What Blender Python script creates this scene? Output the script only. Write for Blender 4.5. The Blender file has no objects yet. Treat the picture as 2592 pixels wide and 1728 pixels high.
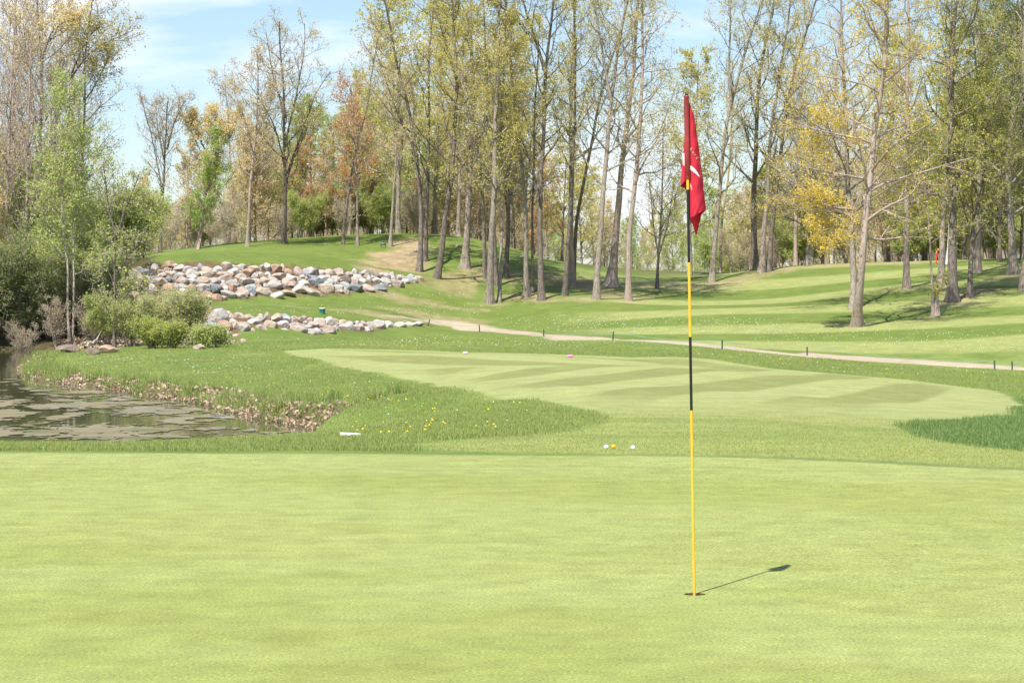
import bpy, math, numpy as np
from math import radians, sin, cos, tan, pi
from mathutils import Vector, Matrix
SC = bpy.context.scene
COL = SC.collection

# ---------------------------------------------------------------- camera, world, sun, exposure
F = 6120.0; CX = 1296.0; CY = 864.0; CAMH = 1.5
PITCH = math.atan(130 / F)
cd = bpy.data.cameras.new("camera"); cam = bpy.data.objects.new("camera", cd); COL.objects.link(cam)
cd.sensor_width = 36.0; cd.lens = 36.0 * F / 2592.0
cd.clip_start = 0.1; cd.clip_end = 6000
cam.location = (0, 0, CAMH); cam.rotation_euler = (pi / 2 - PITCH, 0, 0)
SC.camera = cam
SC.view_settings.view_transform = 'Standard'; SC.view_settings.look = 'None'
SC.view_settings.gamma = 1; SC.view_settings.exposure = 0.82
SC.cycles.max_bounces = 6; SC.cycles.transparent_max_bounces = 4
SC.cycles.diffuse_bounces = 3; SC.cycles.glossy_bounces = 3; SC.cycles.transmission_bounces = 4

SUN_EL = radians(60); SUN_AZ = math.atan2(-0.46, -0.89)       # direction towards the sun, x/y
sl = bpy.data.lights.new("sun", 'SUN'); sl.energy = 4.7; sl.angle = radians(0.53); sl.color = (1.0, 0.95, 0.86)
sun = bpy.data.objects.new("sun", sl); COL.objects.link(sun)
sd = Vector((sin(SUN_AZ) * cos(SUN_EL), cos(SUN_AZ) * cos(SUN_EL), sin(SUN_EL)))
sun.rotation_euler = sd.to_track_quat('Z', 'Y').to_euler(); sun.location = (-20, -30, 60)

W = bpy.data.worlds.new("World"); SC.world = W; W.use_nodes = True
nt = W.node_tree; nt.nodes.clear()
def wn(t, **k):
    n = nt.nodes.new(t)
    for a, b in k.items(): setattr(n, a, b)
    return n
sky = wn('ShaderNodeTexSky', sky_type='NISHITA', sun_disc=False)
sky.sun_elevation = SUN_EL; sky.sun_rotation = SUN_AZ; sky.air_density = 1.0; sky.dust_density = 0.5; sky.ozone_density = 1.2
tc = wn('ShaderNodeTexCoord')
mp = wn('ShaderNodeMapping'); mp.inputs['Scale'].default_value = (1.0, 1.0, 3.6); mp.inputs['Location'].default_value = (0.35, 0.1, 0.22)
nz = wn('ShaderNodeTexNoise'); nz.inputs['Scale'].default_value = 5.0; nz.inputs['Detail'].default_value = 7; nz.inputs['Roughness'].default_value = 0.5
nz.inputs['Distortion'].default_value = 0.3
cr = wn('ShaderNodeValToRGB'); cr.color_ramp.elements[0].position = 0.49; cr.color_ramp.elements[1].position = 0.66
cr.color_ramp.elements[0].color = (0.0, 0.0, 0.0, 1); cr.color_ramp.elements[1].color = (0.97, 0.97, 0.97, 1)
mx = wn('ShaderNodeMix', data_type='RGBA'); mx.inputs[7].default_value = (8.3, 8.3, 8.9, 1)
bg = wn('ShaderNodeBackground'); bg.inputs['Strength'].default_value = 0.088
wo = wn('ShaderNodeOutputWorld')
L = nt.links.new
sx = wn('ShaderNodeSeparateXYZ'); mr = wn('ShaderNodeMapRange'); mr.inputs['From Min'].default_value = 0.22; mr.inputs['From Max'].default_value = 0.5; mr.inputs['To Min'].default_value = 1; mr.inputs['To Max'].default_value = 0.12
mm = wn('ShaderNodeMath', operation='MULTIPLY')
L(tc.outputs['Generated'], sx.inputs[0]); L(sx.outputs['Z'], mr.inputs['Value']); L(mr.outputs[0], mm.inputs[1]); L(cr.outputs[0], mm.inputs[0])
L(tc.outputs['Generated'], mp.inputs['Vector']); L(mp.outputs[0], nz.inputs['Vector']); L(nz.outputs['Fac'], cr.inputs[0])
L(mm.outputs[0], mx.inputs[0]); tint = wn('ShaderNodeMix', data_type='RGBA', blend_type='MULTIPLY'); tint.inputs[0].default_value = 1; tint.inputs[7].default_value = (.93, .99, 1.12, 1)
L(sky.outputs[0], tint.inputs[6]); L(tint.outputs[2], mx.inputs[6]); L(mx.outputs[2], bg.inputs[0]); L(bg.outputs[0], wo.inputs[0])

# ---------------------------------------------------------------- helpers
def tag(o, label=None, cat=None, group=None, kind=None):
    if label: o['label'] = label
    if cat: o['category'] = cat
    if group: o['group'] = group
    if kind: o['kind'] = kind
    return o
def empty(name, loc, rz=0.0):
    o = bpy.data.objects.new(name, None); o.empty_display_size = 0.2; COL.objects.link(o)
    o.location = loc; o.rotation_euler = (0, 0, rz); return o
def link(name, me, parent=None, mats=(), loc=None):
    o = bpy.data.objects.new(name, me); COL.objects.link(o)
    for m in mats: me.materials.append(m)
    if parent: o.parent = parent
    if loc is not None: o.location = loc
    return o
def mesh_np(name, V, faces, smooth=False, midx=None, nper=None):
    """V (n,3); faces: (m,k) int array, or a list of such arrays"""
    if not isinstance(faces, list): faces = [faces]
    faces = [np.asarray(f, dtype=np.int32) for f in faces if len(f)]
    me = bpy.data.meshes.new(name)
    V = np.ascontiguousarray(V, dtype=np.float32)
    me.vertices.add(len(V)); me.vertices.foreach_set('co', V.ravel())
    tot = sum(f.size for f in faces); nf = sum(len(f) for f in faces)
    me.loops.add(tot); me.polygons.add(nf)
    me.loops.foreach_set('vertex_index', np.concatenate([f.ravel() for f in faces]))
    ls = []; s = 0
    for f in faces:
        k = f.shape[1]; ls.append(s + np.arange(len(f)) * k); s += f.size
    me.polygons.foreach_set('loop_start', np.concatenate(ls).astype(np.int32))
    if midx is not None: me.polygons.foreach_set('material_index', np.asarray(midx, dtype=np.int32))
    me.polygons.foreach_set('use_smooth', np.full(nf, smooth, dtype=bool) if np.isscalar(smooth) else np.asarray(smooth, dtype=bool))
    me.update(calc_edges=True)
    return me
def norm(v): return v / np.maximum(np.linalg.norm(v, axis=-1, keepdims=True), 1e-9)

def hash2(ix, iy, seed):
    h = (ix.astype(np.int64) * 374761393 + iy.astype(np.int64) * 668265263 + seed * 1442695041) & 0xffffffff
    h = ((h ^ (h >> 13)) * 1274126177) & 0xffffffff
    h = h ^ (h >> 16)
    return (h & 0xffff) / 65535.0
def vnoise(x, y, seed=0):
    ix = np.floor(x); iy = np.floor(y); fx = x - ix; fy = y - iy
    fx = fx * fx * (3 - 2 * fx); fy = fy * fy * (3 - 2 * fy)
    ix = ix.astype(np.int64); iy = iy.astype(np.int64)
    a = hash2(ix, iy, seed); b = hash2(ix + 1, iy, seed); c = hash2(ix, iy + 1, seed); d = hash2(ix + 1, iy + 1, seed)
    return (a * (1 - fx) + b * fx) * (1 - fy) + (c * (1 - fx) + d * fx) * fy
def fbm(x, y, seed=0, o=4):
    s = 0; a = 0.5; t = 0
    for k in range(o):
        s = s + a * vnoise(x * 2 ** k, y * 2 ** k, seed + k * 17); t += a; a *= 0.5
    return s / t
def sstep(a, b, x):
    t = np.clip((x - a) / (b - a), 0, 1); return t * t * (3 - 2 * t)

# pixel (2592x1728) and distance -> a point in the place, along the camera's own ray
def ray(px, py):
    a = (px - CX) / F; b = -(py - CY) / F
    return a, cos(PITCH) + b * sin(PITCH), -sin(PITCH) + b * cos(PITCH)
def at(px, py, D):
    dx, dy, dz = ray(px, py); return np.array([dx / dy * D, D, CAMH + dz / dy * D])

# ---------------------------------------------------------------- materials
def newmat(name):
    m = bpy.data.materials.new(name); m.use_nodes = True; t = m.node_tree; t.nodes.clear()
    def N(ty, **k):
        n = t.nodes.new(ty)
        for a, b in k.items(): setattr(n, a, b)
        return n
    return m, N, t.links.new
def ramp(n, stops):
    e = n.color_ramp.elements
    while len(e) < len(stops): e.new(0.5)
    for i, (p, c) in enumerate(stops): e[i].position = p; e[i].color = (*c, 1)
def simple(name, col, rough=0.6, spec=0.4, bump=0.0, bscale=60, var=0.0, metallic=0):
    m, N, L = newmat(name)
    o = N('ShaderNodeOutputMaterial'); p = N('ShaderNodeBsdfPrincipled')
    p.inputs['Base Color'].default_value = (*col, 1); p.inputs['Roughness'].default_value = rough
    p.inputs['Specular IOR Level'].default_value = spec; p.inputs['Metallic'].default_value = metallic
    L(p.outputs[0], o.inputs[0])
    if bump or var:
        tc = N('ShaderNodeTexCoord'); nz = N('ShaderNodeTexNoise'); nz.inputs['Scale'].default_value = bscale; nz.inputs['Detail'].default_value = 5
        L(tc.outputs['Object'], nz.inputs['Vector'])
        if bump:
            b = N('ShaderNodeBump'); b.inputs['Strength'].default_value = bump; b.inputs['Distance'].default_value = 0.01
            L(nz.outputs['Fac'], b.inputs['Height']); L(b.outputs[0], p.inputs['Normal'])
        if var:
            r = N('ShaderNodeValToRGB'); ramp(r, [(0.3, tuple(c * (1 - var) for c in col)), (0.7, tuple(min(1, c * (1 + var)) for c in col))])
            L(nz.outputs['Fac'], r.inputs[0]); L(r.outputs[0], p.inputs['Base Color'])
    return m
def leafmat(name, cols, trans=0.35, rough=0.6):
    m, N, L = newmat(name)
    o = N('ShaderNodeOutputMaterial'); g = N('ShaderNodeNewGeometry'); r = N('ShaderNodeValToRGB')
    ramp(r, [(i / max(1, len(cols) - 1), c) for i, c in enumerate(cols)])
    L(g.outputs['Random Per Island'], r.inputs[0])
    d = N('ShaderNodeBsdfDiffuse'); t = N('ShaderNodeBsdfTranslucent'); mx = N('ShaderNodeMixShader'); mx.inputs[0].default_value = trans
    L(r.outputs[0], d.inputs['Color']); L(r.outputs[0], t.inputs['Color'])
    L(d.outputs[0], mx.inputs[1]); L(t.outputs[0], mx.inputs[2]); L(mx.outputs[0], o.inputs[0])
    return m
def barkmat(name, c1, c2, sc=3.0, ms=(6, 6, 1.2)):
    m, N, L = newmat(name)
    o = N('ShaderNodeOutputMaterial'); p = N('ShaderNodeBsdfPrincipled'); p.inputs['Roughness'].default_value = 0.9
    p.inputs['Specular IOR Level'].default_value = 0.1
    tc = N('ShaderNodeTexCoord'); mp = N('ShaderNodeMapping'); mp.inputs['Scale'].default_value = ms
    nz = N('ShaderNodeTexNoise'); nz.inputs['Scale'].default_value = sc; nz.inputs['Detail'].default_value = 8; nz.inputs['Roughness'].default_value = 0.65
    r = N('ShaderNodeValToRGB'); ramp(r, [(0.34, c1), (0.66, c2)])
    b = N('ShaderNodeBump'); b.inputs['Strength'].default_value = 0.8; b.inputs['Distance'].default_value = 0.05
    L(tc.outputs['Object'], mp.inputs[0]); L(mp.outputs[0], nz.inputs['Vector']); L(nz.outputs['Fac'], r.inputs[0])
    L(nz.outputs['Fac'], b.inputs['Height']); L(b.outputs[0], p.inputs['Normal']); L(r.outputs[0], p.inputs['Base Color']); L(p.outputs[0], o.inputs[0])
    return m
def groundmat(name, fine, mid, amp, bump, bdist):
    """colour from the surface's own zone colour, broken up by two scales of grass grain"""
    m, N, L = newmat(name)
    o = N('ShaderNodeOutputMaterial'); p = N('ShaderNodeBsdfPrincipled'); p.inputs['Roughness'].default_value = 0.75
    p.inputs['Specular IOR Level'].default_value = 0.15
    a = N('ShaderNodeAttribute', attribute_name='zone_colour'); g = N('ShaderNodeNewGeometry')
    n1 = N('ShaderNodeTexNoise'); n1.inputs['Scale'].default_value = fine; n1.inputs['Detail'].default_value = 6; n1.inputs['Roughness'].default_value = 0.75
    n2 = N('ShaderNodeTexNoise'); n2.inputs['Scale'].default_value = mid; n2.inputs['Detail'].default_value = 9; n2.inputs['Roughness'].default_value = .68
    L(g.outputs['Position'], n1.inputs['Vector']); L(g.outputs['Position'], n2.inputs['Vector'])
    m1 = N('ShaderNodeMapRange'); m1.inputs['From Min'].default_value = 0.25; m1.inputs['From Max'].default_value = 0.75
    m1.inputs['To Min'].default_value = 1 - amp; m1.inputs['To Max'].default_value = 1 + amp
    m2 = N('ShaderNodeMapRange'); m2.inputs['From Min'].default_value = 0.3; m2.inputs['From Max'].default_value = 0.7
    m2.inputs['To Min'].default_value = 0.82; m2.inputs['To Max'].default_value = 1.18
    L(n1.outputs['Fac'], m1.inputs['Value']); L(n2.outputs['Fac'], m2.inputs['Value'])
    mu = N('ShaderNodeMath', operation='MULTIPLY'); L(m1.outputs[0], mu.inputs[0]); L(m2.outputs[0], mu.inputs[1])
    vm = N('ShaderNodeVectorMath', operation='SCALE'); L(a.outputs['Color'], vm.inputs[0]); L(mu.outputs[0], vm.inputs['Scale'])
    L(vm.outputs[0], p.inputs['Base Color'])
    b = N('ShaderNodeBump'); b.inputs['Strength'].default_value = bump; b.inputs['Distance'].default_value = bdist
    L(n1.outputs['Fac'], b.inputs['Height']); L(b.outputs[0], p.inputs['Normal']); L(p.outputs[0], o.inputs[0])
    return m
M = {}
M['green'] = groundmat('putting_turf', 70, 3.5, 0.85, 0.6, 0.006)
M['fair'] = groundmat('fairway_turf', 45, 1.8, 0.5, 0.6, 0.01)
M['rough'] = groundmat('rough_turf', 26, 1.1, 0.5, 0.8, 0.03)
M['gravel'] = groundmat('path_gravel', 30, 1.0, 0.15, 0.5, 0.01)

# ---------------------------------------------------------------- the lie of the land
def zpx(py, D): return at(CX, py, D)[2]
CT = []
def C(px, D, z=None, py=None):
    if z is None: z = zpx(py, D)
    CT.append(((px - CX) / F * D, D, z))
for px in (-1400, -500, 200, 900, 1296, 1700, 2200, 3000, 4000):
    for D in (10, 17): C(px, D, 0)
for X in (-14, -6, 0, 6, 14):
    for Y in (-25, -8, 3): CT.append((X, Y, 0))
for px in (-600, 0, 500, 860, 1296, 1750, 2200): C(px, 22.6, 0)
C(2592, 22, -0.06); C(3400, 22, -0.1); C(2300, 27, -0.05); C(2592, 30, -0.15)
for px in (-900, -300, 200, 450): C(px, 24.5, -0.06); C(px, 28, -0.5); C(px, 33, -0.92)
for px in (650, 800): C(px, 25.2, -0.04); C(px, 31, -0.55); C(px, 36, -0.93)
C(930, 27, -0.05); C(960, 33, -0.25)
for p in [(60, 74, -.88), (187, 64.5, -.86), (281, 61.2, -.84), (397, 57, -.8), (514, 54.3, -.8), (608, 50, -.78), (701, 46.8, -.75), (795, 44.3, -.7), (865, 42.2, -.62), (280, 82, -.6), (120, 84, -.8)]: C(*p)
C(600, 66, -.72); C(400, 72, -.68); C(800, 55, -.6); C(900, 44, -.42); C(930, 37, -.35); C(750, 75, -.6); C(560, 84, -.58)
for px in (1150, 1400, 1700): C(px, 30, 0.0); C(px, 40, -0.1); C(px, 55, -0.27)
for px in (1000, 1400, 1700): C(px, 70, -0.42); C(px, 82, -0.55); C(px, 100, -0.6)
C(2000, 40, -.25); C(2000, 55, -.45); C(2000, 70, -.75); C(2000, 88, -1.1)
C(2500, 42, -.5); C(2500, 60, -.95); C(2500, 80, -1.4); C(3300, 60, -1.2); C(3300, 90, -1.6)
C(560, 98, -.6); C(900, 100, -.58)
C(300, 95, -.75); C(300, 108, -.2); C(130, 99, -.95); C(130, 106, -.2); C(0, 101, -.9); C(0, 108, 0); C(0, 125, 1.0); C(-600, 100, -.6); C(-600, 125, 1.5); C(-1500, 110, 2); C(150, 125, 1.0)
# lower boulder wall
C(556, 105, py=850); C(795, 111, py=845); C(912, 116, py=838); C(1057, 122, py=826)
C(556, 107.5, py=800); C(795, 113.5, py=808); C(912, 118.5, py=814)
C(730, 119.5, py=775); C(816, 120, py=789); C(500, 116, py=775); C(1000, 126, py=790)
# upper wall
C(330, 121, py=757); C(538, 124, py=759); C(730, 128, py=746); C(865, 131, py=742); C(982, 135, py=731); C(1062, 138, py=712)
C(330, 124.5, py=690); C(538, 127.5, py=674); C(730, 131.5, py=681); C(865, 134, py=688); C(982, 137.5, py=697)
# hill above
C(650, 150, py=618); C(450, 146, py=650); C(870, 152, py=620); C(300, 140, py=672); C(750, 140, py=650); C(1130, 156, py=598); C(1000, 149, py=636)
C(1061, 143, py=688); C(1105, 140, py=704); C(1177, 145, py=678); C(1050, 133, py=762); C(1240, 136, py=767)
C(1300, 160, py=628); C(1360, 160, py=650); C(1500, 162, py=682); C(1700, 162, py=704)
for px, py, D in [(1083, 826, 126), (1214, 838, 121), (1376, 850, 117), (1551, 861, 113.5), (1828, 882, 108.5), (2043, 899, 104.5), (2289, 915, 99.5), (2540, 935, 94.5), (2900, 960, 88)]: C(px, D, py=py)
for px, py, D in [(1371, 759, 136), (1450, 727, 143), (1509, 757, 136), (1590, 761, 137), (1663, 730, 145), (1800, 713, 150), (1926, 689, 152), (2045, 669, 156),
                  (2169, 823, 118), (2295, 731, 134), (2366, 802, 121), (2411, 763, 127), (2592, 733, 130), (2200, 665, 157), (2400, 658, 157), (2592, 653, 157),
                  (1800, 790, 126), (2592, 830, 112), (2000, 760, 136), (2050, 830, 118), (2900, 700, 135), (3300, 640, 150)]: C(px, D, py=py)
# beyond the ridge
C(300, 175, 3.0); C(650, 180, 3.9); C(1000, 185, 4.4); C(1300, 195, 2.5); C(1600, 200, 1.2); C(1900, 200, 2.6); C(2300, 195, 3.4); C(2700, 195, 3.6)
C(200, 260, 2.5); C(900, 260, 2.5); C(1600, 260, .6); C(2400, 260, 2.0)
C(-2500, 200, 3); C(5000, 200, 3); C(-2000, 60, -.5); C(-2500, 30, 0)
CT = np.array(CT); CS = 12.0
def _tps(r2): return 0.5 * r2 * np.log(np.maximum(r2, 1e-12))
def _fit():
    P = CT[:, :2] / CS; n = len(P)
    K = _tps(((P[:, None] - P[None]) ** 2).sum(-1)) + np.eye(n) * 0.004
    A = np.zeros((n + 3, n + 3)); A[:n, :n] = K; A[:n, n] = 1; A[:n, n + 1:] = P; A[n, :n] = 1; A[n + 1:, :n] = P.T
    return np.linalg.solve(A, np.concatenate([CT[:, 2], np.zeros(3)]))
TW = _fit()
def land(X, Y):
    X = np.asarray(X, float); Y = np.asarray(Y, float); sh = X.shape; x = X.ravel(); y = Y.ravel(); out = np.empty_like(x)
    for s in range(0, len(x), 60000):
        xs = np.clip(x[s:s + 60000], -90, 90) / CS; ys = np.clip(y[s:s + 60000], -25, 270) / CS
        r2 = (xs[:, None] - CT[None, :, 0] / CS) ** 2 + (ys[:, None] - CT[None, :, 1] / CS) ** 2
        z = _tps(r2) @ TW[:-3] + TW[-3] + TW[-2] * xs + TW[-1] * ys
        out[s:s + 60000] = z
    f = sstep(260, 420, y); out = out * (1 - f) + 0.5 * f
    return np.clip(out, -3, 8).reshape(sh)
def polysdf(x, y, P):
    """signed distance, positive inside"""
    P = np.asarray(P, float); Q = np.roll(P, -1, 0); d = np.full(x.shape, 1e9); ins = np.zeros(x.shape, bool)
    for (ax, ay), (bx, by) in zip(P, Q):
        ex, ey = bx - ax, by - ay; t = np.clip(((x - ax) * ex + (y - ay) * ey) / (ex * ex + ey * ey + 1e-12), 0, 1)
        d = np.minimum(d, (x - ax - t * ex) ** 2 + (y - ay - t * ey) ** 2)
        c = ((ay > y) != (by > y)); xi = ax + (y - ay) * ex / (ey if abs(ey) > 1e-12 else 1e-12)
        ins ^= c & (x < xi)
    d = np.sqrt(d); return np.where(ins, d, -d)
WZ = -1.0
def wat(px, py):
    dx, dy, dz = ray(px, py); t = (WZ - CAMH) / dz; return (dx * t, dy * t)
POND = [wat(*p) for p in [(-500, 930), (-200, 925), (20, 930), (50, 945), (72, 960), (187, 976), (281, 988), (340, 998), (397, 1011), (455, 1014), (514, 1023), (560, 1040), (608, 1049), (650, 1062), (701, 1068), (745, 1078), (795, 1086), (840, 1100), (868, 1106)]]
POND = [wat(-1800, 880), wat(-400, 884), wat(0, 886), wat(90, 884), wat(150, 890), wat(215, 897), wat(180, 903), wat(80, 912), wat(45, 930), wat(47, 941)] + POND[4:]
POND += [(-2.9, 39.0), (-3.6, 36), (-5.5, 34), (-9, 33.0), (-14, 33), (-40, 33), (-60, 50)]
def smooth_poly(P, n=2):
    P = np.array(P, float)
    for _ in range(n):
        Q = np.roll(P, -1, 0); P = np.stack([P * .75 + Q * .25, P * .25 + Q * .75], 1).reshape(-1, 2)
    return P
POND = smooth_poly(POND, 1)
def ground_z(X, Y, full=False):
    X = np.asarray(X, float); Y = np.asarray(Y, float)
    z = land(X, Y)
    s = -polysdf(X, Y, POND)                       # positive on land
    nf_ = sstep(-3.0, -5.0, X)
    s = s + ((vnoise(X * 1.6, Y * 1.6, 5) - .5) * .5 + (vnoise(X * 5, Y * 5, 9) - .5) * .22) * (.25 + .75 * nf_)
    k = sstep(-0.15, 0.45, s)
    zz = np.where(s > 0.5, z, np.minimum(z, (WZ - 0.25) * (1 - k) + z * k))
    zz = np.where(s < -0.3, np.minimum(zz, WZ - 0.3 - np.clip(-s, 0, 3) * .15), zz)
    return (zz, s) if full else zz
_DD = np.concatenate([np.arange(5, 170, 0.1), np.arange(170, 400, 1.0)])
def gpt(px, py):
    dx, dy, dz = ray(px, py); X = dx / dy * _DD; Z = CAMH + dz / dy * _DD; g = land(X, _DD)
    if (Z < g).any(): k = np.argmax(Z < g)
    else:
        k = 0; q = (Z - g) + np.where((_DD > 95) & (_DD < 165), 0, 99); D = _DD[np.argmin(q)]; return np.array([dx / dy * D, D, float(land(np.array([dx / dy * D]), np.array([D]))[0])])
    if k > 0:
        a = Z[k - 1] - g[k - 1]; b = g[k] - Z[k]; t = a / (a + b + 1e-9); D = _DD[k - 1] * (1 - t) + _DD[k] * t
    else: D = _DD[0]
    return np.array([dx / dy * D, D, float(land(np.array([dx / dy * D]), np.array([D]))[0])])

P2 = lambda pts: [tuple(gpt(*p)[:2]) for p in pts]
GREEN = P2([(-300, 1146), (0, 1146), (600, 1147), (1000, 1149), (1300, 1152), (1600, 1153), (1900, 1159), (2200, 1171), (2592, 1190), (2900, 1212)]) + [(14, 10), (16, -25), (-14, -25), (-14, 10)]
FAIR = P2([(715, 888), (820, 882), (1000, 885), (1100, 888), (1350, 895), (1600, 905), (1792, 908), (1945, 932), (2098, 944), (2289, 960), (2442, 979), (2557, 1003), (2586, 1025), (2557, 1048), (2519, 1058), (2400, 1064), (2328, 1067), (2285, 1076), (2276, 1086), (2328, 1108), (2442, 1128), (2592, 1142), (2800, 1160), (2900, 1200),
           (2592, 1183), (2200, 1164), (1900, 1153), (1600, 1147), (1300, 1145), (1100, 1138), (1000, 1128), (1100, 1119), (1230, 1109), (1330, 1103), (1421, 1094), (1490, 1085), (1524, 1075), (1536, 1058), (1510, 1042), (1459, 1032), (1306, 1013), (1153, 983), (1060, 966), (1000, 955), (900, 935), (800, 908)])
PATH = P2([(930, 796), (1000, 799), (1077, 807), (1153, 811), (1230, 823), (1291, 834), (1344, 839), (1383, 846), (1551, 855), (1792, 871), (2043, 892), (2289, 908), (2518, 923), (2592, 929), (3000, 965),
           (3000, 978), (2592, 938), (2289, 919), (2043, 904), (1792, 879), (1551, 861), (1376, 852), (1290, 845), (1214, 838), (1140, 826), (1077, 815), (1000, 804)])

# grid: a fan of columns, rows by distance
u = np.concatenate([np.linspace(-1.6, -.25, 50)[:-1], np.linspace(-.25, .25, 640), np.linspace(.25, 1.6, 50)[1:]])
rows = np.concatenate([np.arange(-30, 6, 1.5), np.arange(6, 22, .11), np.arange(22, 80, .17), np.arange(80, 165, .32), 165 * (3500 / 165) ** np.linspace(0, 1, 70)])
HX, HY = (1759.4 - CX) / F * 11.9, 11.9
jh = int(np.argmin(abs(rows - HY))); rows[jh] = HY
nu, nr = len(u), len(rows)
wd = np.sqrt(rows ** 2 + 14 ** 2)
GX = u[None] * wd[:, None]; GY = np.repeat(rows[:, None], nu, 1)
GZ, GS = ground_z(GX, GY, True)
x = GX.ravel(); y = GY.ravel(); s = GS.ravel()
sg = polysdf(x, y, GREEN); sf = polysdf(x, y, FAIR); sp = polysdf(x, y, PATH)
# zone colours -------------------------------------------------
def c3(r, g, b): return np.array([r, g, b])
def mixc(a, b, t): return a * (1 - t[:, None]) + b * t[:, None]
n1 = fbm(x * .12, y * .09, 1, 4); n2 = fbm(x * .6, y * .35, 2, 4); n3 = fbm(x * 1.5, y * .5, 3, 3); n4 = fbm(x * 3.0, y * 1.2, 4, 4)
one = np.ones_like(x)
col = mixc(np.tile(c3(.20, .30, .075), (len(x), 1)), np.tile(c3(.30, .385, .125), (len(x), 1)), sstep(.35, .65, n2))
col = mixc(col, np.tile(c3(.17, .27, .07), (len(x), 1)), sstep(.5, .68, n4) * .4)
# the hill's mown bands: sheen of the cut turf fixed as light and dark colour
R = fbm(x * .05, y * .05, 7, 2)
ph = (y + x * .12 + (R - .5) * 9) / 4.6
band = sstep(-.35, .35, np.sin(ph * pi)) * sstep(99, 108, y) * sstep(1350, 1650, CX + F * x / np.maximum(y, 1))
hz_ = sstep(99, 108, y) * sstep(168, 160, y)
col = mixc(col, np.tile(c3(.20, .285, .07), (len(x), 1)), hz_ * .75)
col = mixc(col, np.tile(c3(.42, .48, .20), (len(x), 1)), band * .9)
# peninsula mower bands, their sheen laid into the colour
pm = sstep(700, 300, CX + F * x / np.maximum(y, 1)) * sstep(55, 62, y) * (s > .8)
col = mixc(col, np.tile(c3(.26, .34, .105), (len(x), 1)), pm * sstep(-.3, .3, np.sin((x * .55 + y * .2) * 1.1)) * .6)
# fairway and its diagonal bands: view-dependent mowing sheen painted as fixed tones
rx = x * cos(.235) - y * sin(.235); ry = x * sin(.235) + y * cos(.235)
wob = (fbm(x * .12, y * .06, 11, 2) - .5) * .6
st = sstep(-.28, .28, np.sin((rx + wob + 1.55) / 1.32 * pi + .012 * (y - 45) ** 1) )
st2 = sstep(-.4, .4, np.sin((x * .62 + y * .35 + wob * 2) / 2.1 * pi))
far_ = sstep(52, 62, y - x * 1.2)
stripe = st * (1 - far_) + st2 * far_
edge = sstep(.3, 1.6, sf)
stripe = stripe * edge * sstep(29, 36, y) + (1 - edge * sstep(29, 36, y)) * .15
fcol = mixc(np.tile(c3(.415, .475, .21), (len(x), 1)), np.tile(c3(.295, .335, .125), (len(x), 1)), stripe)
fcol = mixc(fcol, np.tile(c3(.37, .38, .17), (len(x), 1)), sstep(.5, .72, n3) * .3)
fcol = mixc(fcol, np.tile(c3(.30, .36, .12), (len(x), 1)), sstep(34, 26, y) * .6)
fcol = mixc(fcol, np.tile(c3(.40, .42, .15), (len(x), 1)), sstep(.48, .6, fbm(x * .5, y * 2.0, 21, 3)) * sstep(31, 27, y) * .55)
fcol = mixc(fcol, np.tile(c3(.2, .27, .07), (len(x), 1)), sstep(.55, .66, fbm(x * .4, y * 1.6, 22, 3)) * sstep(31, 27, y) * .45)
tf = sstep(-.12, .12, sf + (n4 - .5) * .25)
col = mixc(col, fcol, tf)
# putting green
gcol = mixc(np.tile(c3(.375, .448, .165), (len(x), 1)), np.tile(c3(.345, .412, .130), (len(x), 1)), sstep(.38, .62, fbm(x * .35, y * .5, 31, 4)))
gcol = mixc(gcol, np.tile(c3(.40, .43, .15), (len(x), 1)), sstep(.5, .7, fbm(x * .9, y * 1.3, 32, 4)) * .3)
gcol = mixc(gcol, np.tile(c3(.40, .47, .19), (len(x), 1)), sstep(.52, .66, fbm(x * .25, y * .4, 33, 3)) * .6)
gcol = mixc(gcol, np.tile(c3(.29, .34, .09), (len(x), 1)), sstep(.58, .75, fbm(x * 2.2, y * 2.2, 35, 3)) * .3)
lines = sstep(.62, .8, vnoise(x * .25, y * 7.0, 34)) * sstep(15, 20, y)
gcol = mixc(gcol, gcol * .86, lines * .5)
tg = sstep(-.07, .07, sg + (n4 - .5) * .1)
col = mixc(col, gcol, tg)
# long grass at the green's edge and on the right
col = mixc(col, np.tile(c3(.22, .29, .11), (len(x), 1)), sstep(1, 2.5, x) * sstep(45, 38, y) * sstep(.1, -.2, np.maximum(sf, sg)) * .6)
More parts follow.
